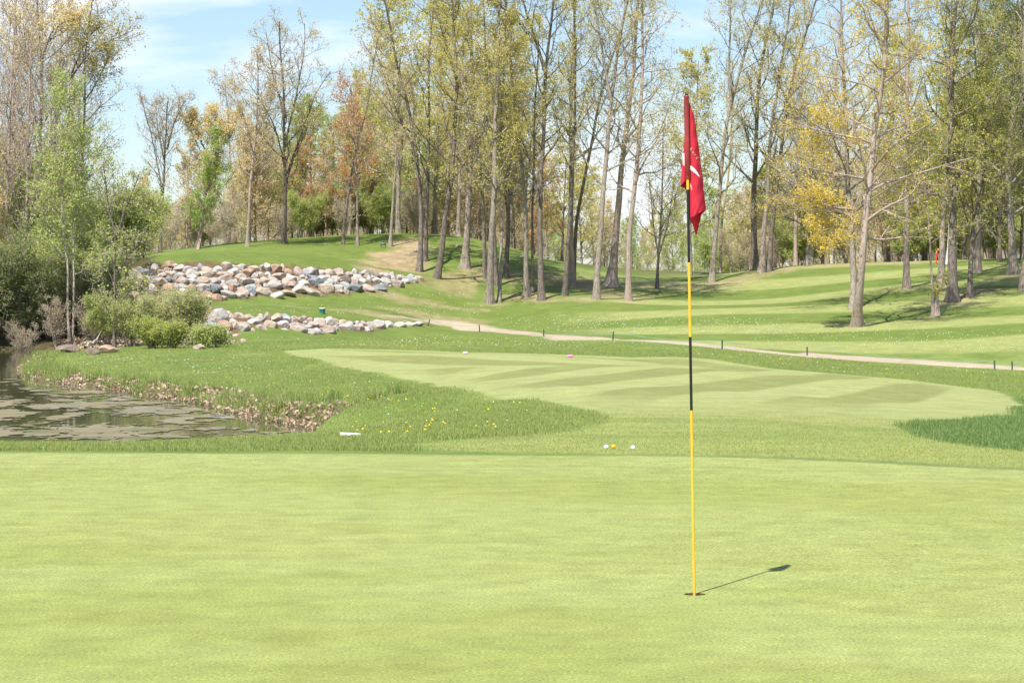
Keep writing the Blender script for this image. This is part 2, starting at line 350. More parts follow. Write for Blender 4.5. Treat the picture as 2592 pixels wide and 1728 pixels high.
# bare earth
def blob(px, py, rx_, ry_, seed=0, D=None):
    g = gpt(px, py) if D is None else at(px, py, D)
    d = np.sqrt(((x - g[0]) / rx_) ** 2 + ((y - g[1]) / ry_) ** 2)
    return sstep(1.25, .45, d + (fbm(x * .7, y * .4, 50 + seed, 4) - .5) * 1.5)
dirt = np.zeros_like(x)
for i, b in enumerate([(1035, 636, 1.3, 4.5), (1010, 655, 2.0, 3.5), (985, 676, 2.2, 2.2), (940, 680, 1.2, 1.2), (1130, 722, 2.2, 2.4), (1160, 705, 2.0, 2.0), (1240, 772, 1.2, 1.0), (1330, 752, 1.8, 1.8), (1371, 762, 1.0, .8), (1490, 755, 2.6, 1.6),
                       (1570, 745, 2.5, 2.2), (1590, 764, 1.0, .8), (1700, 728, 3.4, 1.8), (1810, 716, 2.4, 2), (1930, 692, 2.6, 2), (1010, 750, 2.4, 1.3), (950, 742, 3, .8), (1140, 778, 1.8, .9), (960, 798, 5, 1.0), (1080, 800, 3.0, 1.4), (1180, 820, 1.3, .9),
                       (2169, 826, .9, .6), (2366, 804, .9, .7), (2411, 765, 1.5, 1.4), (2295, 733, .9, .7), (2130, 672, 4, 1.6), (2250, 668, 3, 1.4), (2470, 738, 2.4, 1.6), (2560, 700, 1.5, 1.5), (1240, 690, 3, 3), (1440, 712, 3, 3)]):
    dirt = np.maximum(dirt, blob(*b, seed=i) * (.6 if i > 3 else 1.1))
col = mixc(col, mixc(np.tile(c3(.70, .54, .42), (len(x), 1)), np.tile(c3(.36, .29, .19), (len(x), 1)), n4), dirt * .85)
# earth behind the boulder walls, and the wooded left bank
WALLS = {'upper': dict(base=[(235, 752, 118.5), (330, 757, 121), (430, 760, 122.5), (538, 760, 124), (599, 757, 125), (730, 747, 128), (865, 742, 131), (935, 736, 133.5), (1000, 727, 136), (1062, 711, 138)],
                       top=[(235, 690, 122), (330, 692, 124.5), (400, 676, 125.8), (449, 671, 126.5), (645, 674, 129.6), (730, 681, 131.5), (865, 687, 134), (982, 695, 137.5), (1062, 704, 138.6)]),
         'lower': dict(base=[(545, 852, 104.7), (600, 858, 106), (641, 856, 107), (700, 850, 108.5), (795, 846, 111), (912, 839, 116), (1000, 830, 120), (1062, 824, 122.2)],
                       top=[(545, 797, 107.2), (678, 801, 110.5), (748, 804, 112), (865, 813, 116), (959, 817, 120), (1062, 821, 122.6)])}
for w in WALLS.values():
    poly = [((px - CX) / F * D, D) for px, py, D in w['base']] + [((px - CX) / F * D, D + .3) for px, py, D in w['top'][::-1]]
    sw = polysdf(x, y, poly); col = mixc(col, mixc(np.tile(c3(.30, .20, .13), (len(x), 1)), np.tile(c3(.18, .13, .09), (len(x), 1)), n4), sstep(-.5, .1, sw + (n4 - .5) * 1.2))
BANKL = [(-80, 96), (-17, 97.5), (-14.6, 95), (-12.2, 92.5), (-11.2, 97), (-12.5, 103), (-14.2, 112), (-17.5, 124), (-25, 150), (-80, 160)]
sb = polysdf(x, y, BANKL)
col = mixc(col, mixc(np.tile(c3(.17, .12, .085), (len(x), 1)), np.tile(c3(.10, .10, .045), (len(x), 1)), n4), sstep(-.4, .6, sb + (n2 - .5) * 1.5))
# woodland floor beyond the ridge
wf = sstep(160, 168, y + (n2 - .5) * 8)
col = mixc(col, mixc(np.tile(c3(.17, .15, .07), (len(x), 1)), np.tile(c3(.14, .18, .05), (len(x), 1)), n2), wf * .85)
# wet margin
near = sstep(.7, .2, s) * (y > 40) * (y < 100) * sstep(-.2, .1, s)
col = mixc(col, np.tile(c3(.16, .12, .08), (len(x), 1)), near * .8)
col = mixc(col, np.tile(c3(.05, .05, .03), (len(x), 1)), sstep(0.1, -.1, s))
pcol = mixc(np.tile(c3(.64, .56, .50), (len(x), 1)), np.tile(c3(.52, .44, .38), (len(x), 1)), n4)
col = mixc(col, pcol, sstep(-.2, .25, sp + (n4 - .5) * .5))
col = col * np.where(sstep(100, 110, y) > 0, 1 - .06 * sstep(98, 110, y), 1)[:, None] * np.array([.655, .63, .52])
col = np.clip(col, 0, 1)

idx = np.arange(nu * nr).reshape(nr, nu)
quads = np.stack([idx[:-1, :-1], idx[:-1, 1:], idx[1:, 1:], idx[1:, :-1]], -1).reshape(-1, 4)
V = np.stack([x, y, GZ.ravel()], -1)
# the golf hole: open the turf round the cup and stitch a ring of quads to the cup's rim
HZ = float(ground_z(np.array([HX]), np.array([HY]))[0]); HR = 0.054
ih = int(np.argmin(abs(GX[jh] - HX))); k = 12
j0, j1, i0, i1 = jh - 2, jh + 2, ih - k, ih + k
fi = np.arange(len(quads)); fr = fi // (nu - 1); fc = fi % (nu - 1)
keep = ~((fr >= j0) & (fr < j1) & (fc >= i0) & (fc < i1))
loop = [idx[j0, i] for i in range(i0, i1)] + [idx[j, i1] for j in range(j0, j1)] + [idx[j1, i] for i in range(i1, i0, -1)] + [idx[j, i0] for j in range(j1, j0, -1)]
lv = V[loop]; ang = np.arctan2(lv[:, 1] - HY, lv[:, 0] - HX)
rings = []
base = len(V); newV = []; newC = []
radf = [0.35, HR * 1.5, HR]
for q, rr in enumerate([.5, .12, 0.0]):
    rim = np.stack([HX + HR * np.cos(ang), HY + HR * np.sin(ang), np.full(len(ang), HZ)], -1)
    newV.append(rim * (1 - rr) + lv * rr); newC.append(col[loop])
V = np.concatenate([V] + newV); col = np.concatenate([col] + newC)
prev = np.array(loop); extra = []
for q in range(3):
    cur = base + q * len(loop) + np.arange(len(loop))
    extra.append(np.stack([prev, np.roll(prev, -1), np.roll(cur, -1), cur], -1)); prev = cur
zone = np.zeros(len(quads), int)                       # 0 rough, 1 fairway, 2 green, 3 path
def fmean(a): return a[quads].mean(1)
zone[fmean(sf) > 0] = 1; zone[fmean(sg) > 0] = 2; zone[fmean(sp) > 0] = 3
hid = (fmean(s) < -1.2)
quads_k = {0: quads[keep & (zone == 0)], 1: quads[keep & (zone == 1)], 2: np.concatenate([quads[keep & (zone == 2)]] + extra), 3: quads[keep & (zone == 3)]}
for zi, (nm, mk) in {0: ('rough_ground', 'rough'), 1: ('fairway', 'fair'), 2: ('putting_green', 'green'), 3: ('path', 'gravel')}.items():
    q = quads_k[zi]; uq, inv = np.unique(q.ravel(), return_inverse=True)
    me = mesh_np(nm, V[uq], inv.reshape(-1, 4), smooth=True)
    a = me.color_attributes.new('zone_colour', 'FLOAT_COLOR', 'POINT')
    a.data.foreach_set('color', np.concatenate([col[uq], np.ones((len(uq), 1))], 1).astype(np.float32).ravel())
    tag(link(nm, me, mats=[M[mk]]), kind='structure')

def gz(X, Y): return float(ground_z(np.array([X]), np.array([Y]))[0])

# water
m, N, L_ = newmat('pond_water')
o_ = N('ShaderNodeOutputMaterial'); p_ = N('ShaderNodeBsdfPrincipled'); p_.inputs['Base Color'].default_value = (.075, .08, .035, 1)
p_.inputs['Roughness'].default_value = .035; p_.inputs['IOR'].default_value = 1.33
g_ = N('ShaderNodeNewGeometry'); mp_ = N('ShaderNodeMapping'); mp_.inputs['Scale'].default_value = (1.2, .5, 1)
nz_ = N('ShaderNodeTexNoise'); nz_.inputs['Scale'].default_value = 4; nz_.inputs['Detail'].default_value = 3
b_ = N('ShaderNodeBump'); b_.inputs['Strength'].default_value = .12; b_.inputs['Distance'].default_value = .02
L_(g_.outputs['Position'], mp_.inputs[0]); L_(mp_.outputs[0], nz_.inputs['Vector']); L_(nz_.outputs['Fac'], b_.inputs['Height']); L_(b_.outputs[0], p_.inputs['Normal']); L_(p_.outputs[0], o_.inputs[0])
M['water'] = m
wv = np.array([(-75, 27, WZ), (-1.5, 27, WZ), (-1.5, 101, WZ), (-75, 101, WZ)], float)
# only the part of the sheet near the pond: clip to the columns west of the peninsula
gx = np.linspace(-75, -1.5, 50); gy = np.linspace(27, 101, 50); XX, YY = np.meshgrid(gx, gy)
ii = np.arange(2500).reshape(50, 50); qs = np.stack([ii[:-1, :-1], ii[:-1, 1:], ii[1:, 1:], ii[1:, :-1]], -1).reshape(-1, 4)
sd_ = polysdf(XX.ravel(), YY.ravel(), POND); qs = qs[sd_[qs].max(1) > -2.5]
tag(link('pond_water', mesh_np('pond_water', np.stack([XX.ravel(), YY.ravel(), np.full(2500, WZ)], -1), qs, smooth=True), mats=[M['water']]), kind='structure')

# ---------------------------------------------------------------- tufts, leaves and flowers that nobody could count
def blades(rng, X, Y, Z, h, w, lean=.35):
    n = len(X); a = rng.uniform(0, 2 * pi, n); dx = np.cos(a) * w / 2; dy = np.sin(a) * w / 2
    la = rng.uniform(0, 2 * pi, n); ll = rng.uniform(0, lean, n) * h
    v0 = np.stack([X - dx, Y - dy, Z - .01], -1); v1 = np.stack([X + dx, Y + dy, Z - .01], -1)
    m0 = np.stack([X - dx * .7 + np.cos(la) * ll * .35, Y - dy * .7 + np.sin(la) * ll * .35, Z + h * .6], -1)
    m1 = np.stack([X + dx * .7 + np.cos(la) * ll * .35, Y + dy * .7 + np.sin(la) * ll * .35, Z + h * .6], -1)
    t = np.stack([X + np.cos(la) * ll, Y + np.sin(la) * ll, Z + h], -1)
    V = np.stack([v0, v1, m1, m0, t], 1).reshape(-1, 3); b = np.arange(n)[:, None] * 5
    return V, b + np.array([[0, 1, 2, 3]]), b + np.array([[3, 2, 4]])
rng = np.random.default_rng(3)
M['blade'] = leafmat('grass_blade', [(.27, .35, .085), (.38, .44, .13), (.47, .50, .20), (.31, .39, .10)], .5)
M['blade_dk'] = leafmat('grass_blade_lush', [(.16, .25, .075), (.22, .33, .10), (.33, .41, .16), (.18, .28, .08)], .45)
M['reed'] = leafmat('tall_grass_blade', [(.22, .36, .06), (.34, .42, .11), (.42, .42, .2), (.26, .36, .08)], .45)
n = 1150000
pxs = rng.uniform(-500, 3300, n); Ds = 22.5 * (95 / 22.5) ** rng.random(n)
bx = (pxs - CX) / F * Ds; by = Ds
kf = polysdf(bx, by, FAIR); kg = polysdf(bx, by, GREEN); rag = (vnoise(bx * 3, by * 2, 41) - .5) * .3 + rng.random(n) * .35
ok = (kf < .05 - rag) & (kg < .02 - rag * .4); bx, by = bx[ok], by[ok]
bz, bs = ground_z(bx, by, True); ok = (bs > .35) & (polysdf(bx, by, PATH) < -.05) & (polysdf(bx, by, BANKL) < 0); bx, by, bz = bx[ok], by[ok], bz[ok]
dk = ((bx > 1.5) & (by < 46))
for nm, sel, mt, hh in (('rough_grass', ~dk, 'blade', .036), ('lush_grass', dk, 'blade_dk', .058)):
    X_, Y_, Z_ = bx[sel], by[sel], bz[sel]; hr = hh * rng.uniform(.5, 1.3, len(X_)) * (.55 + .9 * vnoise(X_ * .8, Y_ * .5, 77))
    V_, f4, f3 = blades(rng, X_, Y_, Z_, hr, np.maximum(.008, Y_ * .00022), .6)
    tag(link(nm, mesh_np(nm, V_, [f4, f3]), mats=[M[mt]]), {'rough_grass': 'unmown green grass of the rough round the pond and fairway', 'lush_grass': 'dark lush patch of long grass at the right of the fairway'}[nm], 'grass', kind='stuff')
# collar of first cut: short dense blades
n = 210000
pxs = rng.uniform(-500, 3300, n); Ds = 21.0 * (31 / 21.0) ** rng.random(n); bx = (pxs - CX) / F * Ds; by = Ds
ok = (polysdf(bx, by, GREEN) < -.03) & (polysdf(bx, by, FAIR) > -.05) & (rng.random(n) < sstep(31, 23, by)); bx, by = bx[ok], by[ok]; bz = ground_z(bx, by)
M['blade_lt'] = leafmat('collar_blade', [(.32, .41, .11), (.43, .51, .17), (.50, .53, .21), (.36, .45, .12)], .45)
V_, f4, f3 = blades(rng, bx, by, bz, rng.uniform(.008, .019, len(bx)), np.full(len(bx), .007), .7)
tag(link('collar_grass', mesh_np('collar_grass', V_, [f4, f3]), mats=[M['blade_lt']]), 'short bristly collar of grass behind the near putting green', 'grass', kind='stuff')

# along the pond's edge: litter, tall tufts
def edge_pts(n, a, b, y0=40, y1=88, maxx=0):
    X = rng.uniform(-16, -1.8, n * 14); Y = rng.uniform(y0, y1, n * 14); s = -polysdf(X, Y, POND)
    ok = (s > a) & (s < b); X, Y = X[ok][:n], Y[ok][:n]; return X, Y
def quads_rand(rng, P, size, flat=.5, asp=.7):
    n = len(P); nrm = norm(rng.normal(size=(n, 3)) * np.array([flat, flat, 1]) + np.array([0, 0, 1 - flat])); r = rng.normal(size=(n, 3))
    U = norm(np.cross(nrm, r)); Wv = np.cross(nrm, U); s = size * rng.uniform(.6, 1.3, n)[:, None] if np.isscalar(size) else size[:, None]
    k = np.stack([P - U * s * .5, P - Wv * s * asp * .5, P + U * s * .5, P + Wv * s * asp * .5], 1)
    k[:, 1] += nrm * s * .12; k[:, 3] += nrm * s * .12
    return k.reshape(-1, 3), np.arange(n * 4).reshape(n, 4)
M['litter'] = leafmat('dead_leaf', [(.40, .29, .19), (.62, .48, .34), (.24, .16, .10), (.70, .58, .44)], .25)
X_, Y_ = edge_pts(24000, -.05, .8)
kk = (rng.random(len(X_)) < np.interp(Y_, [44, 52, 60], [.8, .5, .4])) & (-polysdf(X_, Y_, POND) < np.interp(Y_, [40, 45, 51], [.28, .42, .8]) + rng.normal(0, .1, len(X_))); X_, Y_ = X_[kk], Y_[kk]
kk = rng.random(len(X_)) < sstep(.30, .55, fbm(X_ * .8, Y_ * .8, 61, 3)) * 1.0 * np.where(Y_ > 70, .45, 1); X_, Y_ = X_[kk], Y_[kk]
Z_ = np.maximum(ground_z(X_, Y_), WZ) + rng.uniform(.01, .10, len(X_))
V_, q_ = quads_rand(rng, np.stack([X_, Y_, Z_], -1), .085, .8)
tag(link('leaf_litter', mesh_np('leaf_litter', V_, q_), mats=[M['litter']]), 'band of dry tan dead leaves heaped along the pond edge', 'leaves', kind='stuff')
X_ = rng.uniform(-19, -9, 22000); Y_ = rng.uniform(90, 126, 22000); kk = (polysdf(X_, Y_, BANKL) > -.6) & (polysdf(X_, Y_, POND) < -.05); X_, Y_ = X_[kk], Y_[kk]
V_, q_ = quads_rand(rng, np.stack([X_, Y_, ground_z(X_, Y_) + rng.uniform(.01, .08, len(X_))], -1), .13, .7)
tag(link('woodland_litter', mesh_np('woodland_litter', V_, q_), mats=[M['litter']]), 'brown leaf litter under the trees on the far left bank', 'leaves', kind='stuff')
X_, Y_ = edge_pts(7500, .05, 1.1); cl = fbm(X_ * 1.3, Y_ * 1.0, 62, 3); kk = rng.random(len(X_)) < sstep(.44, .62, cl); X_, Y_, cl = X_[kk], Y_[kk], cl[kk]
X_ = np.repeat(X_, 5) + rng.normal(0, .05, len(X_) * 5); Y_ = np.repeat(Y_, 5) + rng.normal(0, .05, len(Y_) * 5)
V_, f4, f3 = blades(rng, X_, Y_, np.maximum(ground_z(X_, Y_), WZ), rng.uniform(.08, .30, len(X_)), np.full(len(X_), .013), .9)
tag(link('waterside_grass', mesh_np('waterside_grass', V_, [f4, f3]), mats=[M['reed']]), 'tall arching tufts of grass growing along the pond edge', 'grass', kind='stuff')
# dandelions
def octa(P, r):
    n = len(P); d = np.array([[1, 0, 0], [0, 1, 0], [-1, 0, 0], [0, -1, 0], [0, 0, 1], [0, 0, -1]], float)
    V = (P[:, None] + d[None] * r[:, None, None]).reshape(-1, 3); f = np.array([[0, 1, 4], [1, 2, 4], [2, 3, 4], [3, 0, 4], [1, 0, 5], [2, 1, 5], [3, 2, 5], [0, 3, 5]])
    return V, (np.arange(n)[:, None, None] * 6 + f[None]).reshape(-1, 3)
def scatter(polys):
    out = []
    for (x0, x1, y0, y1, n, sl) in polys:
        for _ in range(n):
            px = rng.uniform(x0, x1); py = rng.uniform(y0, y1) + sl * (px - x0)
            out.append((px, py))
    out = np.array(out); D = np.linspace(20, 165, 700); P = []
    XX = (out[:, 0:1] - CX) / F * D[None]; g = land(XX, np.repeat(D[None], len(out), 0)); z = np.stack([at(0, b, 1.0)[2] - CAMH for b in out[:, 1]])[:, None] * D[None] + CAMH
    k = np.argmax(z < g, 1); k[k == 0] = 5; d = D[k]
    X = (out[:, 0] - CX) / F * d; zz, s = ground_z(X, d, True); ok = (s > .5) & (polysdf(X, d, FAIR) < -.2) & (polysdf(X, d, GREEN) < -.2) & (polysdf(X, d, PATH) < -.1)
    return np.stack([X, d, zz], -1)[ok]
M['puff'] = simple('dandelion_seed_head', (.56, .57, .48), .9); M['dande'] = simple('dandelion_flower', (.85, .62, .02), .8)
P = scatter([(1270, 2000, 800, 842, 300, .012), (1900, 2592, 820, 880, 260, .03), (1400, 1600, 800, 830, 80, 0), (560, 1500, 856, 878, 110, .005), (560, 1300, 740, 800, 120, 0), (1000, 1900, 850, 876, 60, .02), (1750, 2500, 890, 930, 80, .05), (60, 700, 900, 960, 90, 0), (500, 1000, 930, 1050, 70, .05), (700, 1300, 780, 800, 40, 0)])
P[:, 2] += .07; V_, f_ = octa(P, rng.uniform(.012, .024, len(P)) * (.5 + P[:, 1] / 170))
tag(link('dandelion_clocks', mesh_np('dandelion_clocks', V_, f_), mats=[M['puff']]), 'scattered white dandelion seed heads in the rough grass', 'flowers', kind='stuff')
P = scatter([(800, 1130, 990, 1010, 30, .12), (880, 1300, 1070, 1110, 26, 0), (500, 800, 950, 985, 16, .1), (1100, 1400, 1010, 1060, 8, 0), (1800, 2592, 895, 925, 40, .05), (330, 700, 885, 900, 10, 0), (1100, 1500, 855, 880, 14, 0)])
P[:, 2] += .05; V_, f_ = octa(P, rng.uniform(.009, .015, len(P)))
tag(link('dandelions', mesh_np('dandelions', V_, f_), mats=[M['dande']]), 'scattered yellow dandelion flowers in the rough grass', 'flowers', kind='stuff')

# floating weed mats on the pond
gx = np.arange(-15, -2.5, .035); gy = np.arange(38, 68, .08); XX, YY = np.meshgrid(gx, gy)
mpx = CX + F * XX / YY
nn = fbm(XX * .55, YY * .30, 71, 5) + .14 * sstep(63, 50, YY) * sstep(720, 350, mpx) - .10 * sstep(300, 800, mpx) - .12 * sstep(56, 66, YY)
nn2 = fbm(XX * 2.6, YY * 1.6, 72, 3)
nn2 = fbm(XX * 1.7, YY * .9, 72, 4)
msk = (nn * .55 + .235 + (nn2 - .5) * .75 + (fbm(XX * 6, YY * 3.5, 73, 3) - .5) * .45 > .55) & (polysdf(XX.ravel(), YY.ravel(), POND).reshape(XX.shape) > .35)
cc = msk[:-1, :-1]; ii = np.arange(XX.size).reshape(XX.shape)
q_ = np.stack([ii[:-1, :-1], ii[:-1, 1:], ii[1:, 1:], ii[1:, :-1]], -1)[cc]; uq, inv = np.unique(q_.ravel(), return_inverse=True)
mz = WZ + .006 + .006 * vnoise(XX.ravel() * 9, YY.ravel() * 9, 8)
m, N, L_ = newmat('weed_mat'); o_ = N('ShaderNodeOutputMaterial'); p_ = N('ShaderNodeBsdfPrincipled'); p_.inputs['Roughness'].default_value = .55; p_.inputs['Specular IOR Level'].default_value = .2
g_ = N('ShaderNodeNewGeometry'); nz_ = N('ShaderNodeTexNoise'); nz_.inputs['Scale'].default_value = .8; nz_.inputs['Detail'].default_value = 8
r_ = N('ShaderNodeValToRGB'); ramp(r_, [(.35, (.13, .13, .05)), (.5, (.23, .19, .11)), (.6, (.15, .145, .09)), (.72, (.30, .27, .21))])
b_ = N('ShaderNodeBump'); b_.inputs['Strength'].default_value = .3; b_.inputs['Distance'].default_value = .03; n3_ = N('ShaderNodeTexNoise'); n3_.inputs['Scale'].default_value = 14
L_(g_.outputs['Position'], nz_.inputs['Vector']); L_(g_.outputs['Position'], n3_.inputs['Vector']); L_(nz_.outputs['Fac'], r_.inputs[0]); L_(r_.outputs[0], p_.inputs['Base Color']); L_(n3_.outputs['Fac'], b_.inputs['Height']); L_(b_.outputs[0], p_.inputs['Normal']); L_(p_.outputs[0], o_.inputs[0])
tag(link('pond_weed', mesh_np('pond_weed', np.stack([XX.ravel(), YY.ravel(), mz], -1)[uq], inv.reshape(-1, 4), smooth=True), mats=[m]), 'brown and green mats of weed floating on the pond', 'water weed', kind='stuff')
# ---------------------------------------------------------------- boulders
ORD = ['', 'first', 'second', 'third', 'fourth', 'fifth', 'sixth', 'seventh', 'eighth', 'ninth', 'tenth', 'eleventh', 'twelfth', 'thirteenth', 'fourteenth', 'fifteenth', 'sixteenth', 'seventeenth', 'eighteenth', 'nineteenth', 'twentieth']
def ordn(i):
    if i <= 20: return ORD[i]
    t = {2: 'twenty', 3: 'thirty', 4: 'forty', 5: 'fifty', 6: 'sixty', 7: 'seventy', 8: 'eighty', 9: 'ninety'}
    if i < 100: return (t[i // 10] + '-' + ORD[i % 10]) if i % 10 else t[i // 10][:-1] + 'ieth'
    return 'hundred-and-' + ordn(i - 100)
import bmesh
def boulder_mesh(seed):
    r = np.random.default_rng(seed); bm = bmesh.new(); bmesh.ops.create_icosphere(bm, subdivisions=4, radius=0.5)
    co = np.array([v.co for v in bm.verts]); f = bm.faces; fc = np.array([[v.index for v in q.verts] for q in f]); bm.free()
    for _ in range(r.integers(7, 12)):                     # cut flats, as on a split field stone
        nrm = norm(r.normal(size=3)); d = r.uniform(.29, .42); k = co @ nrm; co = co - np.outer(np.maximum(k - d, 0) * .97, nrm)
    q = r.uniform(0, 9, 3); nn_ = sum(np.sin(co @ r.normal(size=3) * fr + r.uniform(0, 6)) * a for fr, a in ((4, .03), (7, .014), (13, .008), (24, .005)))
    co = co * (1 + nn_[:, None]); ext = co.max(0) - co.min(0); co = co / ext
    return mesh_np('boulder', co, fc, smooth=True)
def rockmat(name, c1, c2):
    m, N, L = newmat(name); o = N('ShaderNodeOutputMaterial'); p = N('ShaderNodeBsdfPrincipled'); p.inputs['Roughness'].default_value = .85; p.inputs['Specular IOR Level'].default_value = .2
    g = N('ShaderNodeNewGeometry'); n1 = N('ShaderNodeTexNoise'); n1.inputs['Scale'].default_value = 2.6; n1.inputs['Detail'].default_value = 9; n1.inputs['Roughness'].default_value = .68
    r = N('ShaderNodeValToRGB'); ramp(r, [(.32, c1), (.66, c2)]); b = N('ShaderNodeBump'); b.inputs['Strength'].default_value = .9; b.inputs['Distance'].default_value = .06
    n2 = N('ShaderNodeTexNoise'); n2.inputs['Scale'].default_value = 9; n2.inputs['Detail'].default_value = 6
    L(g.outputs['Position'], n1.inputs['Vector']); L(g.outputs['Position'], n2.inputs['Vector']); L(n1.outputs['Fac'], r.inputs[0]); L(r.outputs[0], p.inputs['Base Color']); L(n2.outputs['Fac'], b.inputs['Height']); L(b.outputs[0], p.inputs['Normal']); L(p.outputs[0], o.inputs[0]); return m
ROCK = {'pinkish': rockmat('rock_pink', (.27, .21, .175), (.47, .385, .33)), 'pale grey': rockmat('rock_pale', (.26, .24, .215), (.47, .44, .405)), 'slate grey': rockmat('rock_slate', (.12, .13, .14), (.27, .28, .30)),
        'tan': rockmat('rock_tan', (.29, .225, .17), (.50, .41, .33)), 'whitish': rockmat('rock_white', (.36, .335, .29), (.56, .53, .47)), 'rusty brown': rockmat('rock_rust', (.24, .15, .10), (.44, .31, .23)),
        'bluish grey': rockmat('rock_blue', (.22, .235, .235), (.41, .425, .42)), 'dark brown': rockmat('rock_dark', (.13, .10, .08), (.28, .22, .18))}
BM = [boulder_mesh(100 + i) for i in range(16)]
for m_ in BM: m_.materials.append(ROCK['tan'])
def put_boulder(loc, w, h, d, colour, rng, group=None, label=None, tilt=.25):
    o = bpy.data.objects.new('boulder', BM[rng.integers(len(BM))]); COL.objects.link(o)
    o.location = loc; o.scale = (w, d, h); o.rotation_euler = (rng.uniform(-tilt, tilt), rng.uniform(-tilt, tilt), rng.choice([0, pi]) + rng.uniform(-.4, .4))
    o.material_slots[0].link = 'OBJECT'; o.material_slots[0].material = ROCK[colour]
    tag(o, label, 'boulder', group); return o
rng = np.random.default_rng(12)
def interp(pts, px, j): a = np.array(pts, float); return float(np.interp(px, a[:, 0], a[:, j]))
def wall(name, phr, nmax, ch):
    w = WALLS[name]; x0, x1 = w['base'][0][0], w['base'][-1][0]; items = []
    for c in range(nmax):
        px = x0 + rng.uniform(0, 20)
        while px < x1:
            b, t = interp(w['base'], px, 1), interp(w['top'], px, 1); Hh = b - t + 4; n = max(1, round(Hh / ch))
            wd_ = rng.uniform(17, 40) * (.75 + .25 * min(1, Hh / 60)) * (1.15 if c == 0 else (.85 if c >= n - 1 else 1))
            if c < n:
                px2 = px + wd_ / 2; b, t = interp(w['base'], px2, 1), interp(w['top'], px2, 1); f_ = (c + .5) / n + rng.uniform(-.1, .1)
                D = interp(w['base'], px2, 2) * (1 - f_) + interp(w['top'], px2, 2) * f_ - .15 + rng.uniform(-.2, .2)
                pyc = b * (1 - f_) + t * f_; h = (b - t + 4) / n * rng.uniform(1.4, 1.85)
                D = min(max(gpt(px2, pyc)[1], interp(w['base'], px2, 2) - .6), interp(w['top'], px2, 2) + .2) - wd_ * D / F * .22
                sc = D / F; items.append((px2, pyc, D, wd_ * sc * 1.18, h * sc, c, n))
            px += wd_ * rng.uniform(.76, .9)
    cn = {}
    items.sort(key=lambda q: (q[5], q[0]))
    names = ['bottom', 'second', 'third', 'fourth', 'fifth', 'sixth']
    for px, py, D, ww, hh, c, n in items:
        colr = rng.choice(['pinkish', 'pale grey', 'slate grey', 'tan', 'whitish', 'rusty brown', 'bluish grey', 'dark brown'], p=[.22, .24, .11, .17, .06, .05, .10, .05] if name == 'upper' else [.24, .24, .02, .18, .24, .02, .06, 0])
        cn[c] = cn.get(c, 0) + 1; i = cn[c]
        shp = 'long low' if ww > 1.9 * hh else ('chunky' if ww < 1.25 * hh else 'rounded')
        put_boulder(at(px, py, D), ww, hh, ww * rng.uniform(.7, .95), colr, rng, 'boulders of the ' + name + ' dry stone wall',
                    '%s %s boulder, %s from left in %s course of %s stone wall' % (colr, shp, ordn(i), names[c], name))
    # small chinking stones in the joints
    k = int((x1 - x0) / (11 if name == 'upper' else 16)); ch_ = []
    for _ in range(k):
        px = rng.uniform(x0, x1); b, t = interp(w['base'], px, 1), interp(w['top'], px, 1); f_ = rng.uniform(.02, 1.0)
        ch_.append((px, b * (1 - f_) + t * f_, interp(w['base'], px, 2) * (1 - f_) + interp(w['top'], px, 2) * f_ - .35))
    for i, (px, py, D) in enumerate(sorted(ch_)):
        s_ = rng.uniform(8, 16) * D / F
        o = put_boulder(at(px, py, D), s_ * 1.3, s_, s_, rng.choice(['pinkish', 'pale grey', 'tan', 'whitish']), rng, 'small stones packed into the ' + name + ' stone wall',
                        'small packing stone, %s from the left of those wedged in the %s stone wall' % (ordn(i + 1), name)); o.name = 'packing_stone'; o['category'] = 'stone'
wall('upper', '', 6, 15.5)
wall('lower', '', 4, 17)
for px, py, w_, h_, c_, lab in [(172, 884, 1.0, .32, 'dark brown', 'flat brown rock at the water edge under the slim pale trees'), (279, 889, .75, .36, 'rusty brown', 'reddish brown rock beside the mown grass at the foot of the forked tree'),
                               (235, 893, .5, .3, 'dark brown', 'small dark rock in the leaf litter on the left bank'), (1055, 633, .45, .25, 'pale grey', 'pale stone on the sandy hump under the trees, leftmost of the loose stones'), (1160, 620, .4, .22, 'tan', 'tan stone lying on top of the hump among trunks'),
                               (1182, 628, .5, .28, 'pale grey', 'grey stone below the top of the hump among trunks'), (1321, 648, .32, .24, 'whitish', 'whitish boulder on the shaded crest of the hump'), (1384, 652, .32, .24, 'bluish grey', 'bluish boulder on the shaded crest, right of the whitish one'),
                               (1352, 654, .25, .16, 'tan', 'small tan stone on the shaded crest between two boulders'), (1100, 627, .35, .2, 'pinkish', 'small pinkish stone on the hump near the bare earth'), (522, 862, 1.0, .6, 'whitish', 'whitish boulder half hidden by the shrub at the lower wall end'), (535, 845, .9, .9, 'bluish grey', 'tall bluish grey boulder standing behind the shrub at the lower wall end'),
                               (552, 815, .9, 1.0, 'pale grey', 'upright pale grey boulder at the corner of the lower wall'), (505, 880, .5, .28, 'pinkish', 'pinkish rock in the dry grass under the willow shrub')]:
    g = gpt(px, py + 4); put_boulder((g[0], g[1], g[2] + h_ * .25), w_, h_, w_ * .8, c_, rng, None, lab)

